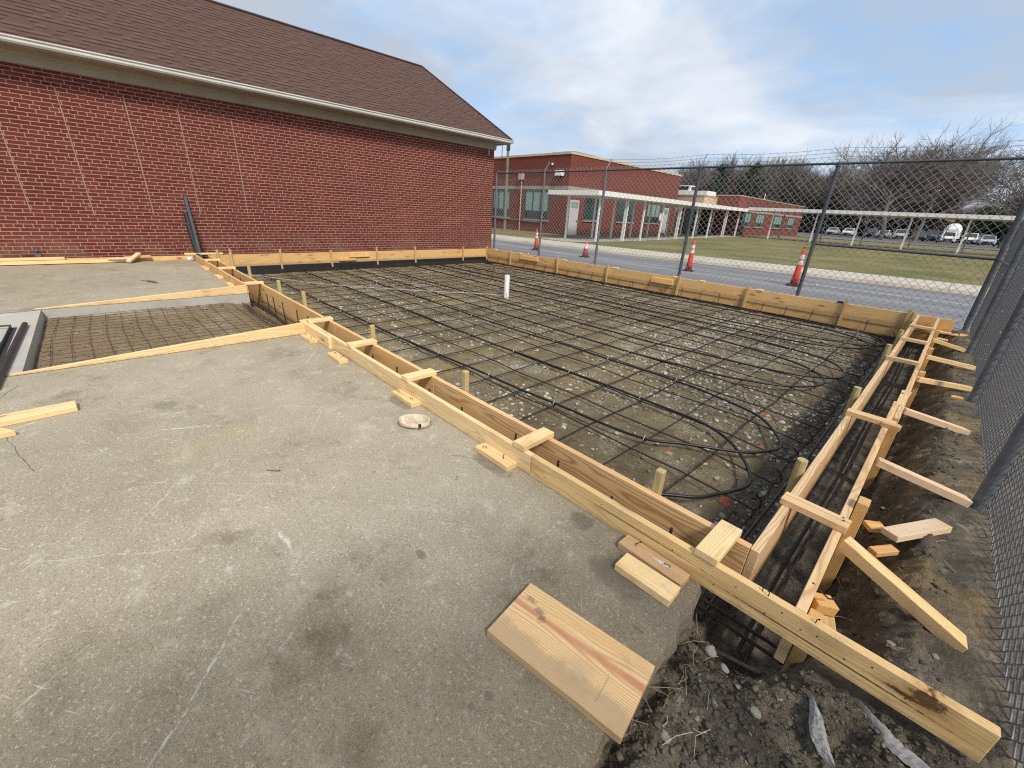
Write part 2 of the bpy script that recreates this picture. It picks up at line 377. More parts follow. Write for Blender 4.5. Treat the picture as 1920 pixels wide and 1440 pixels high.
def concretemat(name, a, bcol, speck=1.0, scr=True, dark_and_wet=True):
    m, k, b = newmat(name, .82, .28)
    oc = k.n('ShaderNodeTexCoord').outputs['Object']; x, y, z = k.sep(oc)
    p = oc
    big = k.noise(p, .55, 5, .62); mid = k.noise(p, 3.2, 5, .62); fine = k.noise(p, 85, 3, .65); vf = k.noise(p, 260, 2, .6)
    c = k.mix(k.ramp(big, [(.35, 0.0), (.65, 1.0)]), a, bcol)
    c = k.mix(k.m('MULTIPLY', k.sm(mid, .48, .74), .38), c, tuple(q*.62 for q in a))
    c = k.mix(k.m('MULTIPLY', k.sm(k.noise(k.v('ADD', p, (9, 4, 0)), 2.1, 5, .65), .52, .75), .4), c, tuple(min(1, q*1.35) for q in bcol))
    yel = k.sm(k.noise(k.v('ADD', p, (2, 14, 0)), 1.3, 4, .6), .56, .74)
    c = k.mix(k.m('MULTIPLY', yel, .5), c, (.45, .36, .19))
    sp = k.noise(p, 70, 2, .5)
    spots_ = k.noise(k.v('ADD', p, (7, 3, 0)), 310, 2, .6); gr = k.noise(p, 170, 3, .7)
    c = k.mix(k.m('MULTIPLY', k.sm(gr, .44, .62), .50*speck), c, tuple(q*.55 for q in a))
    c = k.mix(k.m('MULTIPLY', k.sm(k.noise(p, 420, 2, .6), .54, .66), .55*speck), c, tuple(q*.40 for q in a))
    c = k.mix(k.m('MULTIPLY', k.sm(spots_, .57, .66), .62*speck), c, (.66, .61, .50))
    g2 = k.noise(k.v('ADD', p, (2, 2, 0)), 62, 2, .65); g3 = k.noise(k.v('ADD', p, (8, 1, 0)), 75, 2, .65)
    c = k.mix(k.m('MULTIPLY', k.sm(g2, .55, .66), .42*speck), c, tuple(q*.48 for q in a))
    c = k.mix(k.m('MULTIPLY', k.sm(g3, .58, .68), .50*speck), c, (.68, .62, .50))
    w1 = k.noise(k.v('ADD', p, (1, 8, 0)), 1.9, 6, .72)
    c = k.mix(k.m('MULTIPLY', k.sm(w1, .54, .70), .65*speck), c, k.mix(1.0, c, (.56, .52, .46), 'MULTIPLY'))
    w2 = k.noise(k.v('ADD', p, (11, 2, 0)), 4.1, 6, .75)
    c = k.mix(k.m('MULTIPLY', k.sm(w2, .54, .70), .40*speck), c, (.54, .50, .40))
    w3 = k.noise(k.v('ADD', p, (3, 21, 0)), 15, 5, .75)
    c = k.mix(k.m('MULTIPLY', k.sm(w3, .57, .68), .42*speck), c, (.60, .57, .48))
    drk = k.sm(k.noise(k.v('ADD', p, (5, 5, 0)), 11, 3, .5), .72, .78)
    c = k.mix(k.m('MULTIPLY', drk, .7), c, (.07, .06, .045))
    for ang, sc_, th in ((.6, 3.0, .70), (2.2, 2.4, .71), (-.5, 3.6, .72)):      # short pale scuffs in several directions
        ca, sa = math.cos(ang), math.sin(ang)
        q = k.comb(k.m('ADD', k.m('MULTIPLY', x, ca*sc_), k.m('MULTIPLY', y, sa*sc_)), k.m('ADD', k.m('MULTIPLY', x, -sa*sc_*14), k.m('MULTIPLY', y, ca*sc_*14)), ang*5)
        c = k.mix(k.m('MULTIPLY', k.sm(k.noise(q, 1.6, 3, .6), th-.02, th+.05), .55*speck), c, (.70, .66, .56))
    if dark_and_wet:   # darker stretch of the slab towards the near corner, wet ring by the blocks
        near_dark = k.m('MULTIPLY', k.sm(k.m('ADD', k.m('SUBTRACT', x, k.m('MULTIPLY', y, .4)), k.m('MULTIPLY', k.m('SUBTRACT', w1, .5), 1.4)), -1.95, -1.0), .80)
        c = k.mix(near_dark, c, k.mix(1.0, c, (.46, .44, .42), 'MULTIPLY'))
        for (cx, cy, ra, rb) in ((-.62, 1.36, .16, .10), (-1.66, 1.50, .20, .07), (-.95, 1.53, .08, .07), (-1.30, .76, .035, .02), (-.63, .60, .022, .016), (-.645, .535, .014, .012), (-2.04, .89, .012, .02), (-.42, 1.2, .03, .012), (-2.82, 1.5, .2, .06)):
            dx = k.m('DIVIDE', k.m('SUBTRACT', x, cx), ra); dy = k.m('DIVIDE', k.m('SUBTRACT', y, cy), rb)
            dd = k.m('ADD', k.m('ADD', k.m('MULTIPLY', dx, dx), k.m('MULTIPLY', dy, dy)), k.m('MULTIPLY', k.m('SUBTRACT', k.noise(p, 14, 4), .5), 2.2))
            c = k.mix(k.m('MULTIPLY', k.sm(dd, 1.1, .3), .5), c, (.085, .07, .05))
    if scr:
        brk = k.noise(p, 22, 4, .7); wob = k.noise(p, 5, 3, .6); wo = k.m('MULTIPLY', k.m('SUBTRACT', wob, .5), .06)
        S = [((-3.39, .01), (-3.19, .38), .008, .75), ((-2.63, .01), (-2.25, -.22), .006, .35), ((-2.33, .33), (-2.18, .14), .005, .5), ((-1.88, .31), (-1.67, .33), .014, .7),
             ((-2.07, .87), (-2.02, .90), .02, .6), ((-3.9, 1.35), (-3.7, .95), .006, .5), ((-4.3, 1.2), (-4.0, 1.3), .006, .5), ((-4.5, 1.45), (-4.1, 1.2), .006, .5), ((-4.6, 1.15), (-4.25, 1.42), .008, .6),
             ((-3.1, 1.0), (-2.7, .75), .005, .4), ((-3.3, .75), (-3.0, 1.1), .005, .4), ((-2.4, -.6), (-1.9, .15), .005, .35), ((-3.6, -.4), (-3.1, -.2), .005, .35), ((-1.55, .12), (-1.1, -.25), .006, .3),
             ((-4.9, .9), (-4.4, .6), .006, .35), ((-2.9, -.3), (-2.2, .5), .003, .3)]
        for (x0, y0), (x1, y1), w, st in S:
            L = math.hypot(x1-x0, y1-y0); ux, uy = (x1-x0)/L, (y1-y0)/L
            rx = k.m('SUBTRACT', x, x0); ry = k.m('SUBTRACT', y, y0)
            t = k.m('ADD', k.m('MULTIPLY', rx, ux), k.m('MULTIPLY', ry, uy))
            d = k.m('ABSOLUTE', k.m('ADD', k.m('SUBTRACT', k.m('MULTIPLY', ry, ux), k.m('MULTIPLY', rx, uy)), wo))
            inr = k.m('MULTIPLY', k.sm(t, -.02, .05), k.sm(t, L+.02, L-.1))
            msk = k.m('MULTIPLY', k.m('MULTIPLY', k.sm(d, w, w*.3), inr), k.m('MULTIPLY', k.sm(brk, .38, .58), min(1, st*1.15)))
            c = k.mix(msk, c, (.62, .60, .53))
        for (x0, y0), (x1, y1), w in (((-1.92, 1.36), (-1.70, 1.50), .0028), ((-3.05, 1.30), (-2.86, 1.48), .0028), ((-4.4, -.85), (-3.2, -.55), .003), ((-4.9, -.72), (-4.4, -.86), .004), ((-1.05, -.55), (-.55, .15), .0022)):   # hairline cracks
            L = math.hypot(x1-x0, y1-y0); ux, uy = (x1-x0)/L, (y1-y0)/L
            rx = k.m('SUBTRACT', x, x0); ry = k.m('SUBTRACT', y, y0)
            t = k.m('ADD', k.m('MULTIPLY', rx, ux), k.m('MULTIPLY', ry, uy))
            d = k.m('ABSOLUTE', k.m('ADD', k.m('SUBTRACT', k.m('MULTIPLY', ry, ux), k.m('MULTIPLY', rx, uy)), wo))
            c = k.mix(k.m('MULTIPLY', k.m('MULTIPLY', k.sm(d, w, w*.4), .8), k.m('MULTIPLY', k.sm(t, 0, .03), k.sm(t, L, L-.03))), c, (.06, .05, .04))
    k.put(b.inputs['Base Color'], c)
    k.put(b.inputs['Normal'], k.bump(k.m('ADD', k.m('MULTIPLY', fine, .7), k.m('MULTIPLY', vf, .4)), .35, .003))
    return m
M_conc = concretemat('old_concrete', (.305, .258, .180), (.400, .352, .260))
M_concpale = concretemat('pale_concrete_strip', (.40, .38, .33), (.47, .45, .41), .5, False, False)
M_kerb = concretemat('kerb_concrete', (.42, .385, .315), (.50, .46, .39), .4, False, False)
M_pan = concretemat('gutter_pan_concrete', (.30, .245, .18), (.38, .32, .25), .4, False, False)
M_walk = concretemat('path_concrete', (.30, .29, .26), (.36, .34, .30), .4, False, False)
def asphaltmat(name, a, b_):
    m, k, b = newmat(name, .9, .2)
    p = k.n('ShaderNodeTexCoord').outputs['Object']
    x, y, z = k.sep(p)
    lane = k.noise(k.comb(k.m('MULTIPLY', x, .05), y, 0.0), 1.1, 4, .6)
    c = k.mix(k.ramp(lane, [(.38, 0.0), (.62, 1.0)]), a, b_)
    c = k.mix(k.m('MULTIPLY', k.sm(k.noise(p, 60, 3), .45, .7), .4), c, tuple(q*1.5 for q in b_))
    c = k.mix(k.m('MULTIPLY', k.sm(k.noise(p, 1.5, 5, .65), .55, .7), .4), c, tuple(q*.6 for q in a))
    k.put(b.inputs['Base Color'], c); k.put(b.inputs['Normal'], k.bump(k.noise(p, 90, 2), .4, .004))
    return m
M_asph = asphaltmat('grey_asphalt', (.135, .138, .145), (.205, .208, .213))
M_lot = asphaltmat('car_park_asphalt', (.11, .10, .10), (.16, .15, .15))
def lawnmat():
    m, k, b = newmat('winter_lawn', .95, .05)
    p = k.n('ShaderNodeTexCoord').outputs['Object']
    x, y, z = k.sep(p)
    f = k.noise(p, .35, 5, .62); g = k.noise(k.v('MULTIPLY', p, (1.0, .45, 1)), 6, 4, .7); h = k.noise(p, 34, 3, .7)
    c = k.mix(k.ramp(f, [(.38, 0.0), (.62, 1.0)]), (.110, .125, .042), (.225, .180, .088))
    c = k.mix(k.m('MULTIPLY', k.sm(g, .45, .7), .55), c, (.27, .225, .115))
    c = k.mix(k.m('MULTIPLY', k.sm(h, .5, .7), .6), c, (.048, .060, .018))
    c = k.mix(k.m('MULTIPLY', k.sm(y, 30, 46), .45), c, (.20, .155, .075))
    k.put(b.inputs['Base Color'], c); k.put(b.inputs['Normal'], k.bump(k.m('ADD', h, g), .8, .03))
    return m
M_lawn = lawnmat()
def dirtmat():
    m, k, b = newmat('construction_soil', .95, .12)
    p = k.n('ShaderNodeTexCoord').outputs['Object']; x, y, z = k.sep(p)
    f0 = k.noise(p, .6, 4, .6); f1 = k.noise(p, 4.5, 5, .65); f2 = k.noise(p, 26, 4, .7); f3 = k.noise(p, 120, 3, .7)
    base = k.mix(k.ramp(f0, [(.36, 0.0), (.64, 1.0)]), (.140, .108, .064), (.220, .175, .102))
    dark = k.mix(k.ramp(f1, [(.35, 0.0), (.65, 1.0)]), (.088, .074, .058), (.160, .136, .104))
    edge = k.sm(k.m('ADD', x, k.m('MULTIPLY', k.m('SUBTRACT', f1, .5), .8)), -1.05, -.30)     # wetter, darker soil on the right-hand strip
    c = k.mix(edge, base, dark)
    c = k.mix(k.m('MULTIPLY', k.sm(f1, .54, .74), .5), c, (.24, .195, .115))
    c = k.mix(k.m('MULTIPLY', k.sm(k.noise(k.v('ADD', p, (6, 1, 0)), 2.6, 6, .7), .52, .66), .55), c, k.mix(1.0, c, (.50, .47, .42), 'MULTIPLY'))
    c = k.mix(k.m('MULTIPLY', k.sm(k.noise(k.v('ADD', p, (16, 3, 0)), 9, 6, .75), .55, .66), .5), c, (.34, .30, .22))
    c = k.mix(k.m('MULTIPLY', k.m('MULTIPLY', k.sm(x, -4.9, -5.4), k.sm(y, 1.75, 1.5)), .6), c, k.mix(f1, (.20, .145, .085), (.33, .245, .15)))
    ylw = k.m('MULTIPLY', k.sm(k.noise(k.v('ADD', p, (4, 9, 0)), .8, 4, .6), .53, .68), .5)
    c = k.mix(k.m('MULTIPLY', ylw, k.sm(x, -.9, -1.6)), c, (.30, .235, .12))
    c = k.mix(k.m('MULTIPLY', k.sm(f2, .52, .70), .55), c, k.mix(1.0, c, (.45, .43, .40), 'MULTIPLY'))
    c = k.mix(k.m('MULTIPLY', k.sm(f3, .60, .72), .55), c, (.30, .27, .21))
    sand = k.m('MULTIPLY', k.sm(k.noise(p, 2.2, 4, .6), .5, .62), k.m('MULTIPLY', k.sm(x, .12, .34), k.sm(y, 1.7, 2.6)))
    c = k.mix(k.m('MULTIPLY', sand, .6), c, (.27, .19, .09))
    for (cx, cy, ra) in ((-.64, 2.92, .06), (-1.22, 3.1, .05), (-.72, 3.95, .05), (-1.35, 5.45, .05), (-.9, 4.6, .06), (-1.15, 6.35, .06), (-.62, 5.9, .04), (-6.9, 6.1, .07)):  # orange survey paint
        dd = k.v('LENGTH', k.v('SUBTRACT', k.comb(x, y, 0.0), (cx, cy, 0)))
        msk = k.m('MULTIPLY', k.sm(k.m('ADD', dd, k.m('MULTIPLY', k.m('SUBTRACT', f2, .5), .16)), ra, ra*.3), .75)
        c = k.mix(msk, c, (.62, .10, .045))
    wsh = k.sm(k.noise(k.v('ADD', p, (26, 13, 0)), 1.4, 6, .72), .50, .66)
    c = k.mix(k.m('MULTIPLY', k.m('MULTIPLY', wsh, k.sm(k.noise(p, 48, 4, .75), .46, .60)), k.sm(x, -.6, -1.1)), c, (.44, .41, .33))
    k.put(b.inputs['Base Color'], c)
    k.put(b.inputs['Normal'], k.bump(k.m('ADD', k.m('MULTIPLY', f2, 1.0), k.m('MULTIPLY', f3, .35)), 1.0, .022))
    return m
M_dirt = dirtmat()
def stonemat(name, stops):
    m, k, b = newmat(name, .85, .2)
    ri = k.n('ShaderNodeNewGeometry').outputs['Random Per Island']
    c = k.ramp(ri, stops, 'CONSTANT')
    c = k.mix(k.m('MULTIPLY', k.noise(k.n('ShaderNodeTexCoord').outputs['Object'], 60, 3), .5), c, (.16, .14, .11))
    k.put(b.inputs['Base Color'], c); return m
M_stone = stonemat('pale_stones', [(0, (.20, .175, .135)), (.40, (.32, .29, .23)), (.68, (.46, .43, .36)), (.9, (.60, .57, .50))])
M_clod = stonemat('soil_clods', [(0, (.055, .044, .034)), (.5, (.085, .068, .05)), (.82, (.12, .10, .075)), (.96, (.24, .22, .19))])
def glassmat(name, col, rough=.12):
    m, k, b = newmat(name, rough, .6)
    b.inputs['Base Color'].default_value = (*col, 1); return m
M_blind = plain('green_blinds', (.22, .30, .27), .55, .3, 0, .18, 5)
M_dglass = glassmat('dark_glass', (.012, .018, .02))

# ------------------------------------------------------------------ setting: ground sheet
def gz(y): return -.1+min(.44, max(0.0, y-20)*.0157)
EDGE = [(1.62, -.352), (1.52, -.335), (1.44, -.318), (1.36, -.322), (1.27, -.300), (1.18, -.312), (1.08, -.304), (.97, -.318), (.88, -.300), (.80, -.306), (.74, -.296), (.66, -.31), (.55, -.30), (.40, -.33), (.1, -.32), (-.4, -.33), (-8, -.33)]
def edge_x(y):
    ys = [e[0] for e in EDGE][::-1]; xs = [e[1] for e in EDGE][::-1]
    return np.interp(y, ys, xs)
def ground_z(x, y):
    n1 = fbm(x, y, 2.2, 4); n2 = fbm(x+40, y, 9, 4); n3 = fbm(x, y+60, 34, 3)
    pit = -.305+.022*n1+.020*n2+.014*n3-.15*sst(x, -.95, -.36)
    tr = -.47+.03*n1+.02*n2
    right = -.30+.27*sst(x, .07, .37)+.05*n1*sst(x, .0, .3)+.055*n2+.030*n3
    z = np.where(x < -.25, pit, np.where(x < .06, tr, right))
    z = np.where((x >= -.25) & (x < .10), tr+(right-tr)*sst(x, .03, .10), z)
    z = np.where(x > .37, -.035+.03*n2+.02*n1, z)
    # strip between the two near boards, dug footing
    nf = -.34+.02*n2
    z = z+(nf-z)*(sst(y, 2.15, 1.95)*(x < -.3))
    # along wall and far forms
    z = z-.07*sst(x, -11.9, -12.25)*(y > 1.7)
    z = np.where((y > 9.95) & (x < -.2), z-.06*sst(y, 9.95, 10.3), z)
    # front soil right of slab
    e = edge_x(y)
    front = -.105+.03*n1+.055*n2+.032*n3+.05*sst(x, .1, .5)-.05*sst(x-e, .12, .0)
    hole = -.36*np.exp(-((x+.17)/.15)**2)*sst(y, 1.28, 1.62)
    fz = front+hole*.75
    z = np.where(y < 1.62, fz, z)
    blend = (y >= 1.62) & (y < 1.95) & (x >= .03)
    z = np.where(blend, fz+(z-fz)*sst(y, 1.62, 1.95), z)
    # under the slab and in the cut-out
    z = np.where((y < 1.63) & (x < e-.015), -.15, z)
    cut = (x > -7.93) & (x < -5.27) & (y > -.70) & (y < 1.72)
    z = np.where(cut, -.115+.012*n1+.018*n2+.014*n3-.10*sst(y, 1.25, 1.6), z)
    # behind the far form, road bed, lawn bed
    far = -.16+.03*n2+.07*sst(x, -.3, .1)*(y < 11.2)
    z = np.where(y > 10.68, z+(far-z)*sst(y, 10.68, 10.75), z)
    z = np.where((y > 10.9) & (x < .35), np.minimum(z, -.14), z)
    lawn = -.1+np.minimum(.44, np.maximum(0, y-20)*.0157)-.12
    z = np.where(y > 11.2, np.where(x < 900, np.minimum(-.16, lawn), z), z)
    z = np.where(y > 19.0, lawn, z)
    z = np.where(x < -12.9, -.12 if False else np.where(y > 11.2, z, -.16), z)
    return z
def axis(parts):
    out = []
    for a, b, st in parts: out += list(np.arange(a, b-1e-9, st))
    return np.array(out+[parts[-1][1]])
gx = axis([(-900, -100, 100), (-100, -30, 10), (-30, -13, 1.0), (-13, -8, .08), (-8, -2, .05), (-2, -.6, .03), (-.6, .8, .0125), (.8, 3, .1), (3, 30, 3), (30, 100, 10), (100, 900, 100)])
gy = axis([(-60, -8, 6), (-8, -1, .5), (-1, .3, .04), (.3, 3.2, .0125), (3.2, 6, .025), (6, 11.3, .05), (11.3, 20, .6), (20, 60, 4), (60, 200, 20), (200, 1500, 130)])
X_, Y_ = np.meshgrid(gx, gy); Z_ = ground_z(X_, Y_)
nx, ny = len(gx), len(gy)
idx = np.arange(nx*ny).reshape(ny, nx)
quads = np.stack([idx[:-1, :-1], idx[:-1, 1:], idx[1:, 1:], idx[1:, :-1]], -1).reshape(-1, 4)
def np_mesh(name, verts, faces, mats, smooth=False):
    me = bpy.data.meshes.new(name); k = faces.shape[1]
    me.vertices.add(len(verts)); me.vertices.foreach_set('co', np.ascontiguousarray(verts, np.float32).ravel())
    me.loops.add(faces.size); me.loops.foreach_set('vertex_index', np.ascontiguousarray(faces, np.int32).ravel())
    me.polygons.add(len(faces)); me.polygons.foreach_set('loop_start', np.arange(0, faces.size, k, dtype=np.int32))
    me.polygons.foreach_set('loop_total', np.full(len(faces), k, np.int32))
    if smooth: me.polygons.foreach_set('use_smooth', np.ones(len(faces), bool))
    for m in (mats if isinstance(mats, (list, tuple)) else [mats]): me.materials.append(m)
    me.update(calc_edges=True); me.validate(); return me
tag(place('ground', np_mesh('ground', np.stack([X_.ravel(), Y_.ravel(), Z_.ravel()], -1), quads, M_dirt, True)), kind='structure')

# concrete slab with its cut-out and broken right edge
m = MB()
yl = np.arange(-1.2, 1.63, .02); rs = np.random.RandomState(5)
ex = [float(edge_x(y)) + .010*float(fbm(np.array([y*3.]), np.array([.3]), 4, 4)[0]) for y in yl]
PX0, PX1, PY0, SY1 = -7.95, -5.25, -.72, 1.63
m.add([(-12.9, -8, 0), (PX0, -8, 0), (PX0, SY1, 0), (-12.9, SY1, 0)], [(0, 1, 2, 3)])
m.cur = 1; m.add([(PX0, -8, 0), (PX1, -8, 0), (PX1, PY0, 0), (PX0, PY0, 0)], [(0, 1, 2, 3)]); m.cur = 0
rp = [(ex[i], float(yl[i]), 0) for i in range(len(yl))]
m.add([(PX1, -8, 0), (ex[0], -8, 0)]+rp+[(PX1, SY1, 0)], [tuple(range(len(rp)+3))])
for i in range(len(rp)-1):               # rough broken side face in two steps
    a, b = rp[i], rp[i+1]
    j = lambda s: (rs.rand()-.5)*s
    m.add([a, b, (b[0]+.012, b[1], -.045), (a[0]+.012, a[1], -.045), (b[0]-.01, b[1], -.15), (a[0]-.01, a[1], -.15)], [(0, 3, 2, 1), (3, 5, 4, 2)])
m.add([(-12.9, SY1, 0), (PX0, SY1, 0), (PX0, SY1, -.2), (-12.9, SY1, -.2)], [(0, 1, 2, 3)])
m.add([(PX1, SY1, 0), (rp[-1][0], SY1, 0), (rp[-1][0], SY1, -.2), (PX1, SY1, -.2)], [(0, 1, 2, 3)])
m.cur = 1
ks = 40
def ragged(p0, p1, n):
    for i in range(n):
        a = [p0[q]+(p1[q]-p0[q])*i/n for q in (0, 1)]; b = [p0[q]+(p1[q]-p0[q])*(i+1)/n for q in (0, 1)]
        m.add([(a[0], a[1], 0), (b[0], b[1], 0), (b[0], b[1], -.2), (a[0], a[1], -.2)], [(0, 3, 2, 1)])
ragged((PX0, PY0), (PX1, PY0), 6); ragged((PX1, PY0), (PX1, SY1), 6); ragged((PX0, SY1), (PX0, PY0), 6)
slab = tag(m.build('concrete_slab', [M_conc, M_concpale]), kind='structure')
# joints scored where the paler strip meets the older concrete
m = MB()
for x0 in (PX0, PX1+.05):
    pts = [(x0+.03*math.sin(t*3)+rs.rand()*.02-(.0 if x0 < -6 else .25*(t/5)**2), PY0-t, .0015) for t in np.arange(0, 4, .15)]
    for a, b in zip(pts, pts[1:]):
        w = .012 if x0 < -6 else .006
        m.add([(a[0]-w, a[1], a[2]), (a[0]+w, a[1], a[2]), (b[0]+w, b[1], b[2]), (b[0]-w, b[1], b[2])], [(0, 1, 2, 3)])
m.build('joint', plain('dark_joint', (.10, .085, .07), .9), slab)

# road, kerb, pavement, lawn, car park
def sheet(name, x0, x1, y0, y1, zf, mat, step=4.0, **kw):
    m = MB(); ys = list(np.arange(y0, y1, step))+[y1]
    vs = [(x, y, zf(y)) for y in ys for x in (x0, x1)]
    m.add(vs, [(2*i, 2*i+1, 2*i+3, 2*i+2) for i in range(len(ys)-1)])
    return tag(m.build(name, mat), kind='structure', **kw)
def kerbpt(x): return 18.75+.10*x
def strip(name, mat, ya, yb, z, parent=None, kind='structure', xs=np.arange(-45, 61, 3.0)):
    m = MB(); m.add([(x, f(x), z) for x in xs for f in (ya, yb)], [(2*i, 2*i+2, 2*i+3, 2*i+1) for i in range(len(xs)-1)])
    o = m.build(name, mat, parent)
    return tag(o, kind=kind) if parent is None else o
road = strip('road', M_asph, lambda x: 11.05, lambda x: kerbpt(x)-.05, -.10)
strip('road_marking', plain('worn_white_paint', (.40, .40, .39), .8), lambda x: 15.62+.085*x, lambda x: 15.72+.085*x, -.096, road)
strip('gutter_pan', M_pan, lambda x: kerbpt(x)-.45, lambda x: kerbpt(x)+.03, -.094)
m = MB()
for i, x in enumerate(np.arange(-45, 60, 1.5)):
    ya, yb = kerbpt(x), kerbpt(x+1.5); g = .006
    prof = [(0, -.12), (.03, -.02), (.06, .0), (2.25, .01), (2.25, -.1)]
    vs = [(x+g, ya+d, z) for d, z in prof]+[(x+1.5-g, yb+d, z) for d, z in prof]
    m.add(vs, [(q, q+5, q+6, q+1) for q in range(4)]+[(0, 1, 2, 3, 4), (9, 8, 7, 6, 5)])
tag(m.build('kerb', M_kerb), kind='structure')
m = MB(); xs = np.linspace(-120, 120, 49); us = np.linspace(0, 1, 30)
vs = []
for u in us:
    for x in xs:
        y0 = kerbpt(min(60, max(-45, x)))+2.25; y = y0+(64-y0)*u
        vs.append((x, y, max(gz(y), -.02)+.02))
m.add(vs, [(49*i+k, 49*i+k+1, 49*i+k+50, 49*i+k+49) for i in range(len(us)-1) for k in range(48)])
tag(m.build('lawn', M_lawn, smooth=True), kind='structure')
sheet('car_park', -120, 120, 66, 112, lambda y: .372, M_lot, 10)
sheet('verge', -300, 300, 112, 400, lambda y: .34, M_lawn, 40)
m = MB()
for (x0, x1, y0, y1) in ((-18.4, -15.6, 19.6, 46.0), (-18.4, 90, 46.0, 48.2)):
    ys = np.linspace(y0, y1, 12)
    m.add([(x, y, max(gz(y), -.02)+.035) for y in ys for x in (x0, x1)], [(2*i, 2*i+1, 2*i+3, 2*i+2) for i in range(11)])
tag(m.build('path', M_walk), kind='structure')

# ------------------------------------------------------------------ brick building on the left
WX, WY = -12.95, 11.25
bld = thing('brick_building', 'red brick building with brown hipped shingle roof and white gutter beside the slab', 'building', (WX, 0, 0))
m = MB()
m.add([(WX, -9, -.5), (WX, WY, -.5), (WX, WY, 3.5), (WX, -9, 3.5)], [(0, 1, 2, 3)])
m.cur = 1; m.add([(WX, WY, -.5), (-16.55, WY, -.5), (-16.55, WY, 3.5), (WX, WY, 3.5)], [(0, 1, 2, 3)])
m.add([(-16.55, WY, -.5), (-16.55, -9, -.5), (-16.55, -9, 3.5), (-16.55, WY, 3.5)], [(0, 1, 2, 3)])
wall = m.build('wall', [M_brick, M_brickS], bld)
rs = np.random.RandomState(2)      # pale vertical mortar seams where old openings were bricked up
for yc, z0, z1 in ((-.80, .97, 2.95), (.10, .93, 3.2), (1.09, .98, 3.24), (1.97, 1.03, 3.18), (2.98, 1.04, 3.1)):
    m = MB(); n = 40; zs = np.linspace(z0, z1, n); L = []; Rr = []
    for z in zs:
        w = .0075+rs.rand()*.004; d = (rs.rand()-.5)*.004
        L.append((WX+.0024, yc-w+d, z)); Rr.append((WX+.0024, yc+w+d, z))
    m.add(L+Rr, [(i, n+i, n+i+1, i+1) for i in range(n-1)])
    m.build('mortar_seam', M_mortar, wall)
m = MB()      # sloped frieze, soffit and fascia in steps
EX = -12.52
pro = [(WX+.012, 3.47), (WX+.05, 3.485), (WX+.07, 3.62), (WX+.085, 3.625), (WX+.10, 3.66), (EX-.02, 3.69), (EX-.02, 3.80), (WX-.2, 3.80)]
m.add([(x, -9, z) for x, z in pro]+[(x, WY+.012, z) for x, z in pro], [(i, i+1, len(pro)+i+1, len(pro)+i) for i in range(len(pro)-1)]+[tuple(range(len(pro), 2*len(pro)))])
# return across the end wall
pe = [(.012, 3.47), (.05, 3.485), (.07, 3.62), (.10, 3.66), (.43, 3.69), (.43, 3.80), (-.2, 3.80)]
m.add([(WX+.05, WY+d, z) for d, z in pe]+[(-16.6, WY+d, z) for d, z in pe], [(len(pe)+i, len(pe)+i+1, i+1, i) for i in range(len(pe)-1)]+[tuple(range(len(pe)))])
m.add([(EX-.02, WY, 3.69), (EX-.02, WY+.43, 3.69), (WX+.05, WY+.43, 3.69), (WX+.05, WY, 3.69)], [(0, 1, 2, 3)])
m.add([(EX-.02, WY, 3.69), (EX-.02, WY+.43, 3.69), (EX-.02, WY+.43, 3.80), (EX-.02, WY, 3.80)], [(0, 1, 2, 3)])
m.build('soffit', M_trim, bld)
RY = WY+.45; RDX, RZ = 2.25, 5.85
m = MB()
xr = EX-RDX
v = [(EX+.03, -9, 3.815), (EX+.03, RY, 3.815), (xr, RY-RDX, RZ), (xr, -9, RZ), (2*xr-EX-.03, -9, 3.815), (2*xr-EX-.03, RY, 3.815)]
m.add(v, [(0, 1, 2, 3), (1, 5, 2), (5, 4, 3, 2), (0, 4, 5, 1)])
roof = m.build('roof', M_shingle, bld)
m = MB(); m.tube([(xr, -9, RZ+.012), (xr, RY-RDX, RZ+.012)], .035, 6); m.tube([(xr, RY-RDX, RZ+.012), (EX+.03, RY, 3.83)], .03, 6)
m.build('ridge_cap', plain('ridge_shingle', (.07, .05, .042), .95), roof)
m = MB()
gp = [(0, .10), (.0, .0), (.055, .0), (.075, .03), (.075, .065), (.095, .085), (.095, .105), (.08, .105), (.08, .09), (.06, .07), (.06, .015), (.012, .015), (.012, .10)]
m.add([(EX-.02+x, -9, 3.715+z) for x, z in gp]+[(EX-.02+x, RY+.05, 3.715+z) for x, z in gp], [(i, i+1, len(gp)+i+1, len(gp)+i) for i in range(len(gp)-1)]+[tuple(range(len(gp), 2*len(gp)))])
m.build('gutter', M_gutter, bld)
m = MB(); m.box(WX-.001, WX+.05, 10.93, 10.99, 3.28, 3.47); m.build('conduit_stub', M_trim, bld)
m = MB(); m.tube([(WX+.09, WY+.3, 3.69), (WX+.088, WY+.31, 3.2), (WX+.095, WY+.30, 2.66)], .012, 6); m.build('cable', M_rebar, bld)
m = MB(); m.box(WX-.001, WX+.03, -.96, -.88, .12, .20); m.tube([(WX+.02, -.92, .19), (WX+.06, -.92, .235), (WX+.02, -.92, .27)], .014, 8); m.build('wall_fitting', M_galv, bld)
m = MB(); m.lathe([(.018, 0), (.018, .01), (.008, .012)], 10); o = m.build('wall_plug', M_galv, bld, loc=(WX, .55, .33)); o.rotation_euler = (0, R(90), 0)

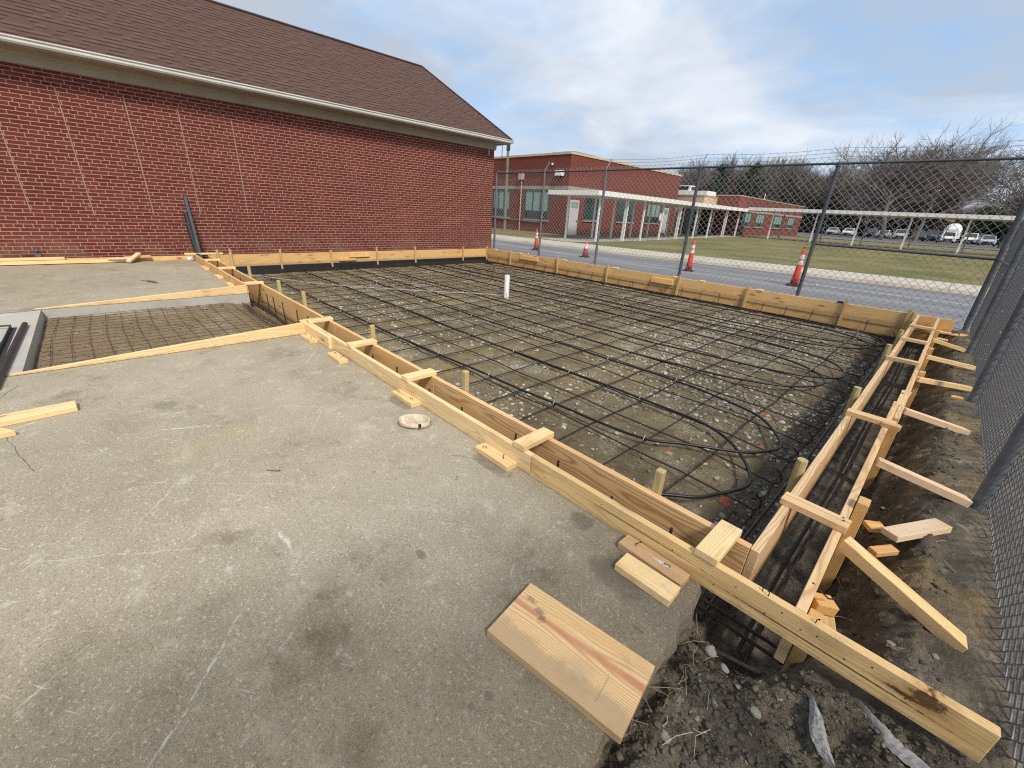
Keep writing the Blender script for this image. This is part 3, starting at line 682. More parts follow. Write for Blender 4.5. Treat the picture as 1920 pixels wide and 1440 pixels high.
# ------------------------------------------------------------------ near double form: two boards on edge with spreaders and stakes
TH = .038
nf = thing('form_run', 'long double row of timber form boards with spreaders along the slab edge', 'formwork', (-.3, 1.62, 0))
X, Yv, Zv = (1, 0, 0), (0, 1, 0), (0, 0, 1)
def edgeboard(name, x0, x1, y0, z0, z1, mat, parent, tint=(1, 1, 1), flip=False):
    """board on edge running along X; its broad face looks to -Y"""
    return board(name, (x0, y0+TH/2, (z0+z1)/2), X, x1-x0, Zv, z1-z0, TH, mat, parent, tint)
edgeboard('board', -12.86, -7.97, 1.604, .002, .140, M_far, nf, (1.0, .97, .93))
edgeboard('board', -5.31, -1.422, 1.604, .002, .140, M_pine, nf)
edgeboard('board', -1.418, .525, 1.604, .0, .140, M_end, nf, (1.0, .98, .93))
edgeboard('board', -5.31, -4.42, 1.565, .002, .137, M_pine, nf, (1.03, 1.02, 1))
for x0, x1, t in ((-12.3, -8.05, (1, .95, .9)), (-8.045, -4.95, (1.05, .98, .93)), (-4.945, -2.82, (1.1, 1.05, 1.0)), (-2.815, -.252, (1.08, 1.04, 1.0))):
    edgeboard('board', x0, x1, 1.835, -.30 if x0 < -4.9 else -.10, .140, M_inner if x0 > -3 else M_far, nf, t)
for i, (xa, wd) in enumerate(((-.35, .098), (-1.535, .095), (-2.87, .10), (-3.985, .10), (-5.085, .095), (-7.98, .09), (-9.92, .09), (-11.25, .09))):
    sk = (.01, -.012, .02, -.01, .03, .02, -.02, .01)[i]
    o = board('spreader', (xa-sk, 1.598, .160), (sk, 1, 0), .285, X, wd, TH, M_pine, nf, (1.05+.03*(i % 3), 1.05, 1.0))
board('spreader', (-12.5, 1.42, .165), (.15, 1, 0), .75, X, .09, TH, M_pine, nf)
for i, (x, h) in enumerate(((-.745, .27), (-2.44, .30), (-4.06, .31), (-6.08, .32), (-7.18, .31), (-8.88, .36), (-10.2, .40), (-11.5, .33))):
    lean = random.uniform(-.02, .02)
    board('stake', (x, 1.900, -.42), (lean, 0, 1), .42+h, X, .045, .045, M_stake, nf, (1, 1.0-.04*(i % 2), .95), bev=.005)
def nail(p, bent=0, up=.018, parent=None, r=.0020):
    m = MB(); p = Vector(p)
    a = random.uniform(0, 6.28); d = Vector((math.cos(a), math.sin(a), 0))*bent
    m.tube([p, p+Vector((0, 0, up)), p+Vector((0, 0, up*1.2))+d], r, 5)
    q = p+Vector((0, 0, up*1.2))+d
    m.tube([q, q+Vector((d.x*.2, d.y*.2, .002 if not bent else -.001))], r*1.9, 6)
    return m.build('nail', M_nail, parent)
for x, y in ((-.135, 1.622), (-.11, 1.612), (.05, 1.618)): nail((x, y, .138 if x > -.3 else .178), .006, .02, nf)
m = MB(); m.tube([(0, -.0005, 0), (0, .003, 0)], .0032, 6); nh = m.mesh('nail_head', M_nail)
for x, z in ((.07, .10), (-.05, .11), (-.10, .06), (.02, .085), (.16, .075), (.23, .11), (-.22, .10), (-.30, .045), (.33, .07), (-.5, .09), (-.9, .1), (-1.3, .05), (-1.36, .10)):
    place('nail_head', nh, nf, (x, 1.6038, z))

# ------------------------------------------------------------------ right double form running away from the camera
rf = thing('form_run', 'pinkish timber double form with cross spreaders and raking braces near the right-hand fence', 'formwork', (-.1, 3, 0))
def yboard(name, y0, y1, x0, z0, z1, mat, parent, tint=(1, 1, 1)):
    """board on edge running along Y; its broad face looks to +X"""
    return board(name, (x0+TH/2, y0, (z0+z1)/2), Yv, y1-y0, Zv, z1-z0, TH, mat, parent, tint)
yboard('board', 1.838, 6.6, -.2495, -.145, .140, M_pink, rf); yboard('board', 6.604, 10.52, -.247, -.145, .140, M_pink, rf, (1, .97, .95))
yboard('board', 1.644, 4.75, -.0215, -.16, .139, M_pink, rf, (1.02, .99, .93)); yboard('board', 4.30, 10.52, .0185, -.16, .139, M_pink, rf, (.99, .96, .93))
for i, (y, w, xa, L) in enumerate(((2.355, .088, -.262, .292), (4.05, .085, -.255, .30), (6.35, .085, -.255, .29), (7.75, .085, -.25, .28), (9.03, .085, -.25, .30))):
    board('spreader', (xa, y, .160), (1, -.05+.03*(i % 3), 0), L, Yv, w, TH, M_pink, rf, (1.06, 1.04, .98))
board('spreader', (-.03, 4.02, .156), (1, -.1, 0), .11, Yv, .06, TH, M_pink, rf, (.8, .68, .6))
for i, (y, h) in enumerate(((2.77, .215), (4.61, .215), (6.66, .25), (8.19, .20), (9.84, .265))):
    m = MB(); pts = [Vector((-.283, y+.02, -.55)), Vector((-.28, y, h))]; m.tube(pts, .029, 12); o = m.build('stake', M_stake, rf); o.color = (1, 1, .95, 1)
for i, (y, h) in enumerate(((1.72, .075), (2.62, .185), (4.13, .135), (6.1, .14), (7.6, .13), (9.2, .13))):
    x0 = .018 if y < 4.3 else .058
    board('stake', (x0+.028, y, -.45), (0, .01, 1), .45+h, Yv, .085, .05, M_far, rf, (1.0, .92, .8))
board('block', (.018, 1.86, .03), (.7, .55, -.1), .085, (-.5, .7, 0), .07, .05, M_far, rf, (1.08, .98, .85))
board('block', (.025, 4.7, .125), (0, 1, 0), .34, X, .06, .03, M_pink, rf, (1.1, 1.08, 1))
board('block', (.03, 5.1, .123), (0, 1, 0), .09, X, .07, .03, M_pink, rf, (1.1, 1.0, .9))
BR = [(2.30, .10, (.475, 2.16, -.02)), (3.47, .075, (.475, 3.52, -.005)), (4.78, .07, (.462, 4.92, -.01)), (5.95, .085, (.470, 6.42, .0)), (7.2, .09, (.505, 7.53, .005)), (8.5, .09, (.41, 8.62, .005))]
for i, (y, z, e) in enumerate(BR):
    x0 = .03 if y < 4.5 else .062
    a = Vector((x0, y, z)); b = Vector(e); d = b-a
    n = Vector((d.x, d.y, 0)).normalized(); wd = Vector((-n.y, n.x, 0))
    board('brace', a, d, d.length, wd, .062 if i == 0 else .055, .062 if i == 0 else .05, M_white if i in (1, 2) else M_pine, rf, (1.05, 1.0, .92), cutA=.004, cutB=.03)
m = MB(); m.tube([(-.005, 1.83, .142), (.06, 1.84, .10), (.09, 1.87, .098)], .0035, 5); m.build('nail', M_nail, rf)
for y in (2.34, 2.37): nail((.0, y, .178), .004, .006, rf)

# ------------------------------------------------------------------ far form by the road fence and form against the brick wall
ff = thing('form_run', 'tall two-board timber form along the road side of the gravel bed', 'formwork', (-6, 10.6, 0))
for x0, x1, z, t in ((-12.33, -8.6, .138, (1, .95, .88)), (-8.596, -4.72, .139, (1.02, .98, .92)), (-4.716, .262, .140, (1.06, 1.02, .97))):
    edgeboard('board', x0, x1, 10.56, z-.286, z, M_far, ff, t)
for x0, x1, t in ((-12.33, -6.2, (.82, .78, .72)), (-6.195, .16, (.86, .8, .74))):
    edgeboard('board', x0, x1, 10.575, -.335, -.152, M_far, ff, t)
for i, (x, h) in enumerate(((-11.08, .20), (-8.87, .25), (-6.97, .20), (-4.80, .20), (-3.16, .20), (-1.32, .235), (-.36, .22))):
    board('stake', (x, 10.533, -.40), (random.uniform(-.03, .03), 0, 1), .40+h, X, .05, .045, M_stake, ff, (1.08, .98, .86))
for x0, x1, z in ((-10.6, -9.74, .03), (-5.56, -4.95, .0)): edgeboard('cleat', x0, x1, 10.521, z-.065, z+.065, M_far, ff, (1.15, 1.1, 1.0))
for x, w in ((-12.1, .35), (-10.75, .3), (-8.75, .3), (-6.85, .3), (-5.0, .3), (-4.3, .2), (-3.0, .25)):
    board('block', (x, 10.60, .145), X, w*.6, (.1, 1, 0), .09, .02, M_pine, ff, (1.1, 1.05, .95))
for i, (x, l) in enumerate(((.08, .2), (.12, .14))): board('block', (x, 10.5-.5*i, -.09-.04*i), X, l, (.1, 1, 0), .14, .03, M_pine, ff)
wf = thing('form_run', 'timber form board standing against the foot of the brick wall', 'formwork', (-12.4, 6, 0))
for y0, y1 in ((1.9, 6.2), (6.204, 10.555)): yboard('board', y0, y1, -12.40, -.21, .135, M_far, wf, (1, .93, .85))
for i, (y, h) in enumerate(((2.02, .26), (2.32, .28), (3.41, .25), (4.74, .20), (6.13, .26), (7.46, .26), (9.40, .22), (10.50, .22))):
    board('stake', (-12.34, y, -.40), (0, random.uniform(-.03, .03), 1), .40+h, Yv, .045, .04, M_stake, wf, (1.05, .95, .86))
board('cleat', (-12.342, 5.25, .05), Yv, .62, Zv, .13, TH, M_far, wf, (1.15, 1.08, 1))
board('cleat', (-12.342, 4.95, -.075), Yv, .5, Zv, .06, TH, M_far, wf, (1.0, .85, .75))
m = MB(); rs = np.random.RandomState(4)
ys = np.linspace(1.9, 10.5, 90)
for a, b in zip(ys, ys[1:]):
    pa = [(-12.36, -.15), (-12.34, -.24), (-12.25+.03*rs.rand(), -.325+.02*rs.rand()), (-12.02+.08*rs.rand(), -.315)]
    m.add([(x, a, z) for x, z in pa]+[(x, b, z) for x, z in pa], [(i, i+1, 5+i, 4+i) for i in range(3)])
tag(m.build('plastic_membrane', M_blkplastic), 'black plastic membrane lining the trench below the wall-side form', 'membrane')

# ------------------------------------------------------------------ tapered boards on both sides of the cut-out
for x, lab in ((-5.17, 'nearer wedge-cut timber board along the cut-out in the slab'), (-7.97, 'farther wedge-cut timber board along the cut-out in the slab')):
    t = board('tapered_board', (x, -.78, .072), (0, 1, 0), 2.40, Zv, .138, TH, M_pine, None, (1.02, 1, .96), taper=.012)
    tag(t, lab, 'board', 'ramp boards beside the cut-out')

# ------------------------------------------------------------------ kicker blocks nailed to the slab
KL = ['brownish block with a white paint smear nailed against the form, nearest the slab corner', 'timber block nailed to the slab left of the nearest gap spreader', 'timber block nailed to the slab just behind the beige cap',
      'timber block on the slab beside the splice in the form board', 'timber block on the slab where the near wedge board meets the form', 'kicker block on the far slab, middle of three along the form', 'kicker block on the far slab closest to the cut-out', 'kicker block on the far slab closest to the brick wall']
KX = [(-.72, .325, 1.55), (-1.845, .315, 1.56), (-2.97, .315, 1.558), (-4.23, .31, 1.516), (-5.03, .30, 1.516), (-9.95, .33, 1.555), (-9.0, .3, 1.555), (-11.3, .42, 1.555)]
for i, ((x, L, y), lab) in enumerate(zip(KX, KL)):
    t = thing('kicker_block', lab, 'timber block', (x+L/2, y, 0), 'kicker blocks nailed along the form')
    mt = wood('kicker_with_smear', light=(.56, .37, .20), dark=(.42, .24, .11), ring=.4, knots=.5) if i == 0 else M_pine
    board('wood', (x, y, .0195), (1, .02*(i % 3-1), 0), L, Yv, .088, TH, mt, t, (1.0, .93, .86) if i else (1, 1, 1))
    if i == 0:
        m = MB(); n = 14; rs = np.random.RandomState(8); top = []; bot = []
        for k in range(n+1):
            u = k/n; w = .003+.016*math.sin(math.pi*min(1, u*1.1))*(.5+rs.rand())*u
            top.append((x+.16+.09*u, y-.003+w, .0392)); bot.append((x+.16+.09*u, y-.003-w*.8, .0392))
        m.add(top+bot, [(k+n+1, k+n+2, k+1, k) for k in range(n)]); m.build('paint_smear', M_reflect, t)
    if x > -6:
        for dx in (.07, L-.08): nail((x+dx, y, .036), .022, .016, t, .0022)
t = board('timber_block', (-.655, 1.43, .0195), (1, .015, 0), .265, Yv, .105, TH, M_pine, None, (1.1, 1.08, 1.02)); tag(t, 'clean pale timber block with one knot lying loose beside the smeared block', 'timber block')

# ------------------------------------------------------------------ loose timber and small things
# wide offcut: corners measured on its top face
P0 = Vector((-.79, .73, .0195)); Xd = Vector((-.25+.79, .81-.73, 0)); Yd = Vector((-.84+.79, 1.01-.73, 0))
t = board('wide_offcut', P0+Yd*.5, Xd, Xd.length, Yd, Yd.length, .037, M_off, None, (1.0, 1.0, 1.0)); tag(t, 'wide offcut board with a pinkish streak and dotted ink line lying on the slab corner', 'offcut board')
t = board('plank', (-4.11, -.38, .0195), (.055, -1, 0), 1.6, X, .14, TH, M_pine, None, (1.05, 1.02, .98)); tag(t, 'longer loose plank lying on the slab by the left picture edge', 'plank')
t = board('plank', (-3.895, -.66, .0195), (.05, -1, 0), 1.0, X, .15, TH, M_pine, None, (1.02, .95, .85), cutB=0, cutA=.09); tag(t, 'shorter plank with angled end lying against the longer loose plank', 'plank')
t = board('plank_end', (-6.62, -1.02, .03), (.3, -1, .1), .25, X, .10, .05, M_pine, None, (1.05, .95, .85)); tag(t, 'small wood offcut lying inside the black steel frame', 'offcut')
for p, xd, L, yd, w, th, mt, lab, tn in (
    ((.195, 2.73, -.002), (.62, 1, .06), .37, (1, -.5, .1), .085, .038, M_white, 'pale pointed offcut lying on the soil between the braces and the fence', (1, 1, 1)),
    ((.10, 2.80, -.045), (.7, .5, .05), .085, (-.5, .7, 0), .07, .03, M_far, 'small square wood scrap on the soil beside a stake', (1.2, 1.1, 1)),
    ((.155, 2.55, -.035), (.6, .8, .05), .13, (-.8, .6, 0), .05, .03, M_far, 'short brown wood scrap partly under the pale pointed offcut', (1, .85, .75)),
    ((.085, 1.95, -.09), (.3, -1, -.05), .13, (1, .3, .3), .06, .045, M_pine, 'chunky wood scrap lying below the nearest stake of the right form', (1, .9, .8)),
    ((.36, 6.0, -.02), (1, .1, .05), .09, (-.1, 1, 0), .05, .02, M_far, 'tiny reddish wood scrap on the soil under the far braces', (1.2, 1, .9)),
    ((-12.72, -2.6, .105), (0, 1, 0), 2.05, X, .06, .05, M_pine, 'upper short timber length of the stack along the brick wall', (1.05, 1, .95)),
    ((-12.66, -2.6, .045), (.02, 1, 0), 3.1, X, .10, .06, M_pine, 'lower pale timber length of the stack along the brick wall', (1.1, 1.08, 1.0)),
    ((-12.80, -.8, .045), (.0, 1, 0), 2.4, X, .05, .09, M_far, 'long timber length lying tight against the foot of the brick wall', (1.1, 1.05, .95)),
    ((-12.60, .10, .09), (.25, 1, .02), .40, X, .14, .03, M_white, 'flat pale offcut on the heap of scraps by the wall', (1, .98, .85)),
    ((-12.38, .40, .04), (-1, .75, .45), .40, (.7, 1, 0), .09, .04, M_white, 'tilted pale offcut leaning on the heap of scraps by the wall', (1.05, 1, .85)),
    ((-12.70, .36, .09), (.05, 1, .05), .46, X, .10, .04, M_far, 'brown offcut at the back of the heap of scraps by the wall', (1.05, .95, .85)),
    ((-12.70, -1.75, .15), (0, 1, .05), .3, X, .09, .04, M_pine, 'offcut lying on top of the timber stack at the left picture edge', (1, 1, .9)),
    ((.30, 10.0, -.03), (.4, 1, 0), .3, X, .12, .02, M_far, 'board scrap on the soil near the fence corner', (1.05, .95, .85))):
    tag(board('offcut', p, xd, L, yd, w, th, mt, None, tn), lab, 'offcut')
# crumpled beige cap lying upside down
cap = thing('fabric_cap', 'crumpled beige fabric cap lying upside down on the slab by the form', 'cap', (-2.42, 1.405, 0), None, R(38))
m = MB(); n = 56; prof = [(.84, .0), (.94, .004), (1.0, .014), (1.0, .028), (.99, .036), (.95, .040), (.88, .036), (.78, .022), (.66, .012), (.54, .010), (.42, .010), (.30, .010), (.20, .010), (.10, .010), (.04, .010)]
rs = np.random.RandomState(11); ph = rs.rand(6)*6.28
vs = []
for i, (r, z) in enumerate(prof):
    for j in range(n):
        a = 2*math.pi*j/n
        s = min(1, max(0, (i-5)/5))
        fold = s*(.026*math.sin(2*a+ph[0]+r*3)+.020*math.sin(5*a+ph[1]+r*7)+.008*math.sin(9*a+ph[2]+r*14))*(1.2-s*.6)
        rr = r*(1+.05*math.sin(2*a+ph[3])+.03*math.sin(3*a+ph[4])+.012*math.sin(7*a+ph[5]))
        vs.append((.125*rr*math.cos(a), .088*rr*math.sin(a), max(.003, z+fold+.006*math.sin(2*a+1)*(i > 2)*(i < 8))))
m.add(vs, [(i*n+j, i*n+(j+1) % n, (i+1)*n+(j+1) % n, (i+1)*n+j) for i in range(len(prof)-1) for j in range(n)]+[tuple((len(prof)-1)*n+j for j in range(n))])
place('crown', m.mesh('crown', M_cap, False), cap, mat=world_of(cap))
m = MB(); m.tube([(.128*math.cos(a)*.985, .091*math.sin(a)*.985, .010+.003*math.sin(3*a)) for a in np.linspace(0, 2*math.pi, 40)], .0035, 6)
place('sweatband', m.mesh('sweatband', plain('brown_band', (.28, .20, .14), .9), True), cap, mat=world_of(cap))
m = MB(); a = -1.0
m.box(-.010, .010, -.003, .004, .0, .040)
place('strap', m.mesh('strap', M_rubber), cap, mat=world_of(cap) @ Matrix.Translation((.125*math.cos(a), .089*math.sin(a), .002)) @ Matrix.Rotation(a+1.57, 4, 'Z'))
# black steel frame with loose pipe on the slab, left edge
fr = thing('steel_angle_frame', 'black steel angle frame lying on the pale slab strip at the left picture edge', 'steel frame', (-6.9, -.9, 0))
m = MB(); m.box(-7.02, -4.9, -.905, -.865, .0, .006); m.box(-7.02, -4.9, -.905, -.899, .0, .045); m.build('angle_bar', M_darksteel, fr)
m = MB(); m.tube([(-7.0, -.9, .035), (-7.1, -1.3, .035)], .009, 6); m.tube([(-6.3, -.9, .02), (-6.45, -1.25, .02)], .008, 6); m.build('cross_rod', M_rebar, fr)
m = MB(); m.tube([(-7.10, -1.22, .04), (-6.8, -1.32, .04)], .03, 10); m.build('end_bar', M_darksteel, fr)
m = MB(); m.tube([(-7.06, -.80, .026), (-4.8, -.835, .026)], .024, 12); tag(m.build('steel_pipe', plain('brown_steel_pipe', (.05, .042, .04), .5, .4, .2)), 'dark round pipe lying beside the black steel frame', 'pipe')
# steel channel and pipes leaning on the wall
m = MB()
a, b = Vector((-12.34, 1.70, -.02)), Vector((WX+.05, 1.735, 1.40)); d = (b-a).normalized(); sd_ = Vector((0, 1, 0)); n_ = d.cross(sd_)
for (u0, u1, w0, w1) in ((-.035, .035, 0, .008), (-.035, -.027, 0, .04), (.027, .035, 0, .04)):
    q = [a+sd_*u+n_*w for u, w in ((u0, w0), (u1, w0), (u1, w1), (u0, w1))]; q2 = [p+d*(b-a).length for p in q]
    m.add(q+q2, [(0, 1, 5, 4), (1, 2, 6, 5), (2, 3, 7, 6), (3, 0, 4, 7), (3, 2, 1, 0), (4, 5, 6, 7)])
tag(m.build('steel_channel', M_darksteel), 'tall grey steel channel leaning on the brick wall at the end of the form', 'steel channel')
for lab, y, top in (('longer black pipe leaning with the steel channel on the wall', 1.655, 1.06), ('shorter black pipe leaning with the steel channel on the wall', 1.64, .80)):
    m = MB(); a = Vector((-12.40, y+.02, -.02)); b = Vector((WX+.16+(.10 if top < 1 else 0), y+.005, top))
    m.tube([a, b], .048, 14, cap=False); m.tube([b, a], .041, 14, cap=False)
    d = (b-a).normalized(); ring = []
    pipe_o = tag(m.build('black_pipe', M_black), lab, 'pipe')
    m2 = MB(); m2.tube([b-d*.004, b+d*.002], .0485, 14, cap=False); m2.tube([b+d*.002, b-d*.004], .040, 14, cap=False); m2.build('pale_rim', M_galv, pipe_o)
m = MB()
vs = []; rs = np.random.RandomState(3)
m.lathe([(.0, 0), (.05, .0), (.075, .03), (.07, .07), (.04, .10), (.0, .105)], 12); m.v = [(x*(.8+.4*rs.rand()), y*(.8+.4*rs.rand()), z) for x, y, z in m.v]
tag(m.build('plastic_bag', M_reflect, loc=(-12.45, 1.50, 0)), 'small white crumpled bag in the corner between form and wall', 'bag')
m = MB(); m.tube(smooth_path([(-9.75, .50, .012), (-9.68, .53, .02), (-9.58, .58, .018), (-9.52, .60, .01)], 3), .018, 7, r2=.012); m.tube([(-9.75, .50, .012), (-9.95, .42, .004)], .006, 5)
tag(m.build('stick', M_bark), 'short dark stick lying on the far part of the slab', 'stick')
m = MB(); m.tube(smooth_path([(-2.45, .42, .003), (-2.43, .435, .004), (-2.40, .46, .004), (-2.395, .48, .003)], 4), .0022, 5); tag(m.build('twig', M_rebar), 'thin curved twig lying on the open slab', 'twig')
# grey plastic sheets half buried in the soil
def plasticsheet(p0, p1, w, lab, seed, h=.010):
    m = MB(); rs = np.random.RandomState(seed); nu, nv = 26, 9
    p0, p1 = Vector(p0), Vector(p1); d = p1-p0; s = Vector((-d.y, d.x, 0)).normalized()
    vs = []
    for i in range(nu+1):
        u = i/nu; ww = w*(math.sin(math.pi*min(1, u*.93+.02))**.8)*(.6+.6*u)
        for j in range(nv+1):
            v = j/nv-.5
            p = p0+d*u+s*(v*ww*2+.012*math.sin(5*u+seed))
            z = h*(1-(2*v)**2)*(.5+.5*math.sin(u*math.pi))+.002*math.sin(v*9+u*9)+.006*(rs.rand()-.5)-.010*abs(2*v)
            vs.append((p.x, p.y, p.z+z+.012))
    m.add(vs, [(i*(nv+1)+j, i*(nv+1)+j+1, (i+1)*(nv+1)+j+1, (i+1)*(nv+1)+j) for i in range(nu) for j in range(nv)])
    tag(m.build('plastic_sheet', M_sheet), lab, 'plastic sheet')
plasticsheet((.105, 1.50, -.075), (.225, 1.30, -.065), .028, 'leaf-shaped grey plastic scrap poking out of the soil', 1)
plasticsheet((.235, 1.60, -.075), (.47, 1.47, -.04), .036, 'crumpled grey plastic strip running under the end of the long form board', 2, .012)
# individual larger stones in the front soil
def rockmesh(seed, mat):
    bm = bmesh.new(); bmesh.ops.create_icosphere(bm, subdivisions=2, radius=1); rs = np.random.RandomState(seed)
    ax = rs.randn(7, 3)
    for v in bm.verts:
        d = v.co.normalized(); k = 1.0
        for a in ax:
            a = a/np.linalg.norm(a); c = d.dot(Vector(a)); k = min(k, .62/max(c, .05) if c > .62 else 1.0)
        v.co = d*k*(1+.06*rs.randn())
    me = bpy.data.meshes.new('stone'); bm.to_mesh(me); bm.free(); me.materials.append(mat); return me
M_rock = plain('pale_rock', (.30, .28, .24), .85, .2, 0, .35, 50, .5)
for i, (x, y, z, s, lab) in enumerate(((.005, 1.30, -.085, .020, 'round pale stone lying in the soil left of the plastic scrap'), (-.20, 1.42, -.10, .024, 'grey stone beside the slab edge below the form board'), (-.135, 1.40, -.11, .016, 'small grey stone right of the stone by the slab edge'),
    (-.17, 1.24, -.10, .018, 'flat pale stone halfway down the slab edge'), (-.18, 1.00, -.10, .020, 'angular white stone near the tip of the wide offcut'), (.30, 1.98, -.055, .026, 'flat grey stone between the long board end and the lowest brace'), (-.215, .885, -.11, .013, 'white pebble at the foot of the slab by the wide offcut'))):
    o = place('stone', rockmesh(i, M_rock), None, (x, y, z)); o.scale = (s*1.15, s, s*.75); o.rotation_euler = (0, 0, i*1.3)
    tag(o, lab, 'stone')

# gravel and clods: uncountable
def scatter(name, pts, smin, smax, mat, flat=.6, seed=1, kind='stuff', pw=3.2):
    rs = np.random.RandomState(seed); bm = bmesh.new(); bmesh.ops.create_icosphere(bm, subdivisions=1, radius=1)
    bv = np.array([v.co[:] for v in bm.verts]); bf = np.array([[v.index for v in f.verts] for f in bm.faces]); bm.free()
    # drop to a lower count icosahedron when far
    N = len(pts); ico = bv[:12]; 
    bm = bmesh.new(); bmesh.ops.create_icosphere(bm, subdivisions=1, radius=1); bm.free()
    phi = (1+5**.5)/2
    iv = np.array([(-1, phi, 0), (1, phi, 0), (-1, -phi, 0), (1, -phi, 0), (0, -1, phi), (0, 1, phi), (0, -1, -phi), (0, 1, -phi), (phi, 0, -1), (phi, 0, 1), (-phi, 0, -1), (-phi, 0, 1)], float); iv /= np.linalg.norm(iv[0])
    fi = np.array([(0, 11, 5), (0, 5, 1), (0, 1, 7), (0, 7, 10), (0, 10, 11), (1, 5, 9), (5, 11, 4), (11, 10, 2), (10, 7, 6), (7, 1, 8), (3, 9, 4), (3, 4, 2), (3, 2, 6), (3, 6, 8), (3, 8, 9), (4, 9, 5), (2, 4, 11), (6, 2, 10), (8, 6, 7), (9, 8, 1)])
    s = smin+(smax-smin)*rs.rand(N)**pw
    v = iv[None]*(1+.34*rs.randn(N, 12, 1))*s[:, None, None]*np.stack([.8+.6*rs.rand(N), .8+.4*rs.rand(N), flat*(.7+.6*rs.rand(N))], -1)[:, None]
    a = rs.rand(N)*6.283; ca, sa = np.cos(a)[:, None], np.sin(a)[:, None]
    vx = v[..., 0]*ca-v[..., 1]*sa; vy = v[..., 0]*sa+v[..., 1]*ca
    v = np.stack([vx, vy, v[..., 2]], -1)+pts[:, None]
    f = (fi[None]+12*np.arange(N)[:, None, None]).reshape(-1, 3)
    return tag(place(name, np_mesh(name, v.reshape(-1, 3), f, mat)), kind=kind)
rs = np.random.RandomState(21)
def pit_pts(n, x0, x1, y0, y1, thr, seed):
    r = np.random.RandomState(seed); x = x0+(x1-x0)*r.rand(n); y = y0+(y1-y0)*r.rand(n)
    k = fbm(x+9, y, .9, 3)+.35*fbm(x, y, 4, 2) > thr+.35*r.randn(n); x, y = x[k], y[k]
    return np.stack([x, y, ground_z(x, y)+.002], -1)
a_ = pit_pts(24000, -12, -2.4, 1.95, 10.4, .12, 1); b_ = pit_pts(28000, -3.2, -.35, 1.92, 10.4, .02, 2)
tag(scatter('gravel', np.concatenate([a_, b_]), .004, .030, M_stone, .5, 5), 'pale broken stones strewn over the soil bed under the rebar mat', 'gravel')
q = np.concatenate([pit_pts(16000, -.34, .62, .35, 1.62, -.1, 3), pit_pts(22000, -.75, .45, 1.7, 9.8, -.05, 4), pit_pts(3500, -7.9, -5.3, -.68, 1.6, .1, 6)])
q = q[(q[:, 0] > edge_x(q[:, 1])+.02) | (q[:, 1] > 1.64) | (q[:, 0] < -5)]
tag(scatter('soil_clods', q, .0018, .014, M_clod, .55, 9, pw=9), 'dark soil crumbs and small stones along the right-hand strip', 'soil')

# ------------------------------------------------------------------ rebar mat and black heating tubes
mat_ = thing('rebar_mat', 'rusty steel bar grid tied over the gravel bed', 'rebar mat', (-6, 6, -.25))
rs = np.random.RandomState(31)
for k in range(18):
    y = 2.35+.457*k+(.0 if k else 0)
    m = MB(); n = 26; pts = []
    for i in range(n+1):
        x = -12.15+11.65*i/n
        pts.append((x, y+.012*math.sin(i*1.7+k)+.01*(rs.rand()-.5), -.249+.004*math.sin(i*2.3+k)-.03*float(sst(x, -1.0, -.5))))
    pts += [(-.44, y, -.285), (-.41, y+.01, -.25), (-.42, y+.02, -.20), (-.46, y+.025, -.175)] if k % 1 == 0 and y > 2 else []
    m.tube(pts, .0068, 6); m.build('bar', M_rebar, mat_)
for k in range(25):
    x = -11.73+.470*k
    m = MB(); n = 20
    m.tube([(x+.012*math.sin(i*1.3+k)+.008*(rs.rand()-.5), 1.98+8.45*i/n, -.263-.05*float(sst(x, -1.0, -.5))) for i in range(n+1)], .0068, 6); m.build('bar', M_rebar, mat_)
LOOPS = [([(-11.7, 2.70), (-9, 2.73), (-7, 2.76), (-5, 2.80), (-3.26, 2.86), (-2.3, 2.92), (-1.8, 2.95), (-1.38, 3.01), (-1.13, 3.18), (-.76, 3.46), (-.62, 3.68), (-.57, 3.85), (-.66, 4.06), (-.87, 4.30), (-1.18, 4.42), (-1.79, 4.54), (-3.25, 4.52), (-5, 4.48), (-8, 4.52), (-11.7, 4.50)], 'black tube loop whose bend lies second nearest along the right form'),
         ([(-11.7, 2.12), (-6, 2.10), (-2.6, 2.12), (-1.3, 2.2), (-.81, 2.50), (-.66, 2.74), (-.56, 3.01), (-.62, 3.23), (-.81, 3.49), (-1.05, 3.66), (-1.40, 3.74), (-2.3, 3.74), (-4, 3.70), (-7.5, 3.74), (-11.7, 3.72)], 'black tube loop whose bend lies nearest the camera by the right form'),
         ([(-11.7, 5.05), (-7, 5.06), (-3.2, 5.05), (-2.05, 5.11), (-1.43, 5.24), (-.95, 5.50), (-.70, 5.96), (-.80, 6.36), (-1.30, 6.68), (-2.4, 6.86), (-4, 6.9), (-8, 6.88), (-11.7, 6.92)], 'black tube loop in the middle of the bed, inner one of its pair'),
         ([(-11.7, 5.72), (-7, 5.74), (-3.4, 5.76), (-2.4, 5.82), (-1.18, 6.00), (-.75, 6.28), (-.58, 6.62), (-.75, 7.10), (-1.15, 7.30), (-1.9, 7.42), (-4, 7.46), (-8, 7.44), (-11.7, 7.45)], 'black tube loop in the middle of the bed, reaching farthest to the right form'),
         ([(-11.7, 7.85), (-6, 7.86), (-2.6, 7.88), (-1.5, 7.96), (-.86, 8.26), (-.61, 8.70), (-.69, 9.11), (-1.22, 9.46), (-2.2, 9.56), (-5, 9.58), (-11.7, 9.55)], 'black tube loop with its bend by the far end of the right form'),
         ([(-11.7, 8.42), (-6, 8.42), (-2.6, 8.45), (-1.4, 8.50), (-.72, 8.78), (-.46, 9.25), (-.62, 9.72), (-1.2, 10.02), (-2.2, 10.1), (-5, 10.1), (-11.7, 10.08)], 'black tube loop running closest to the road-side form')]
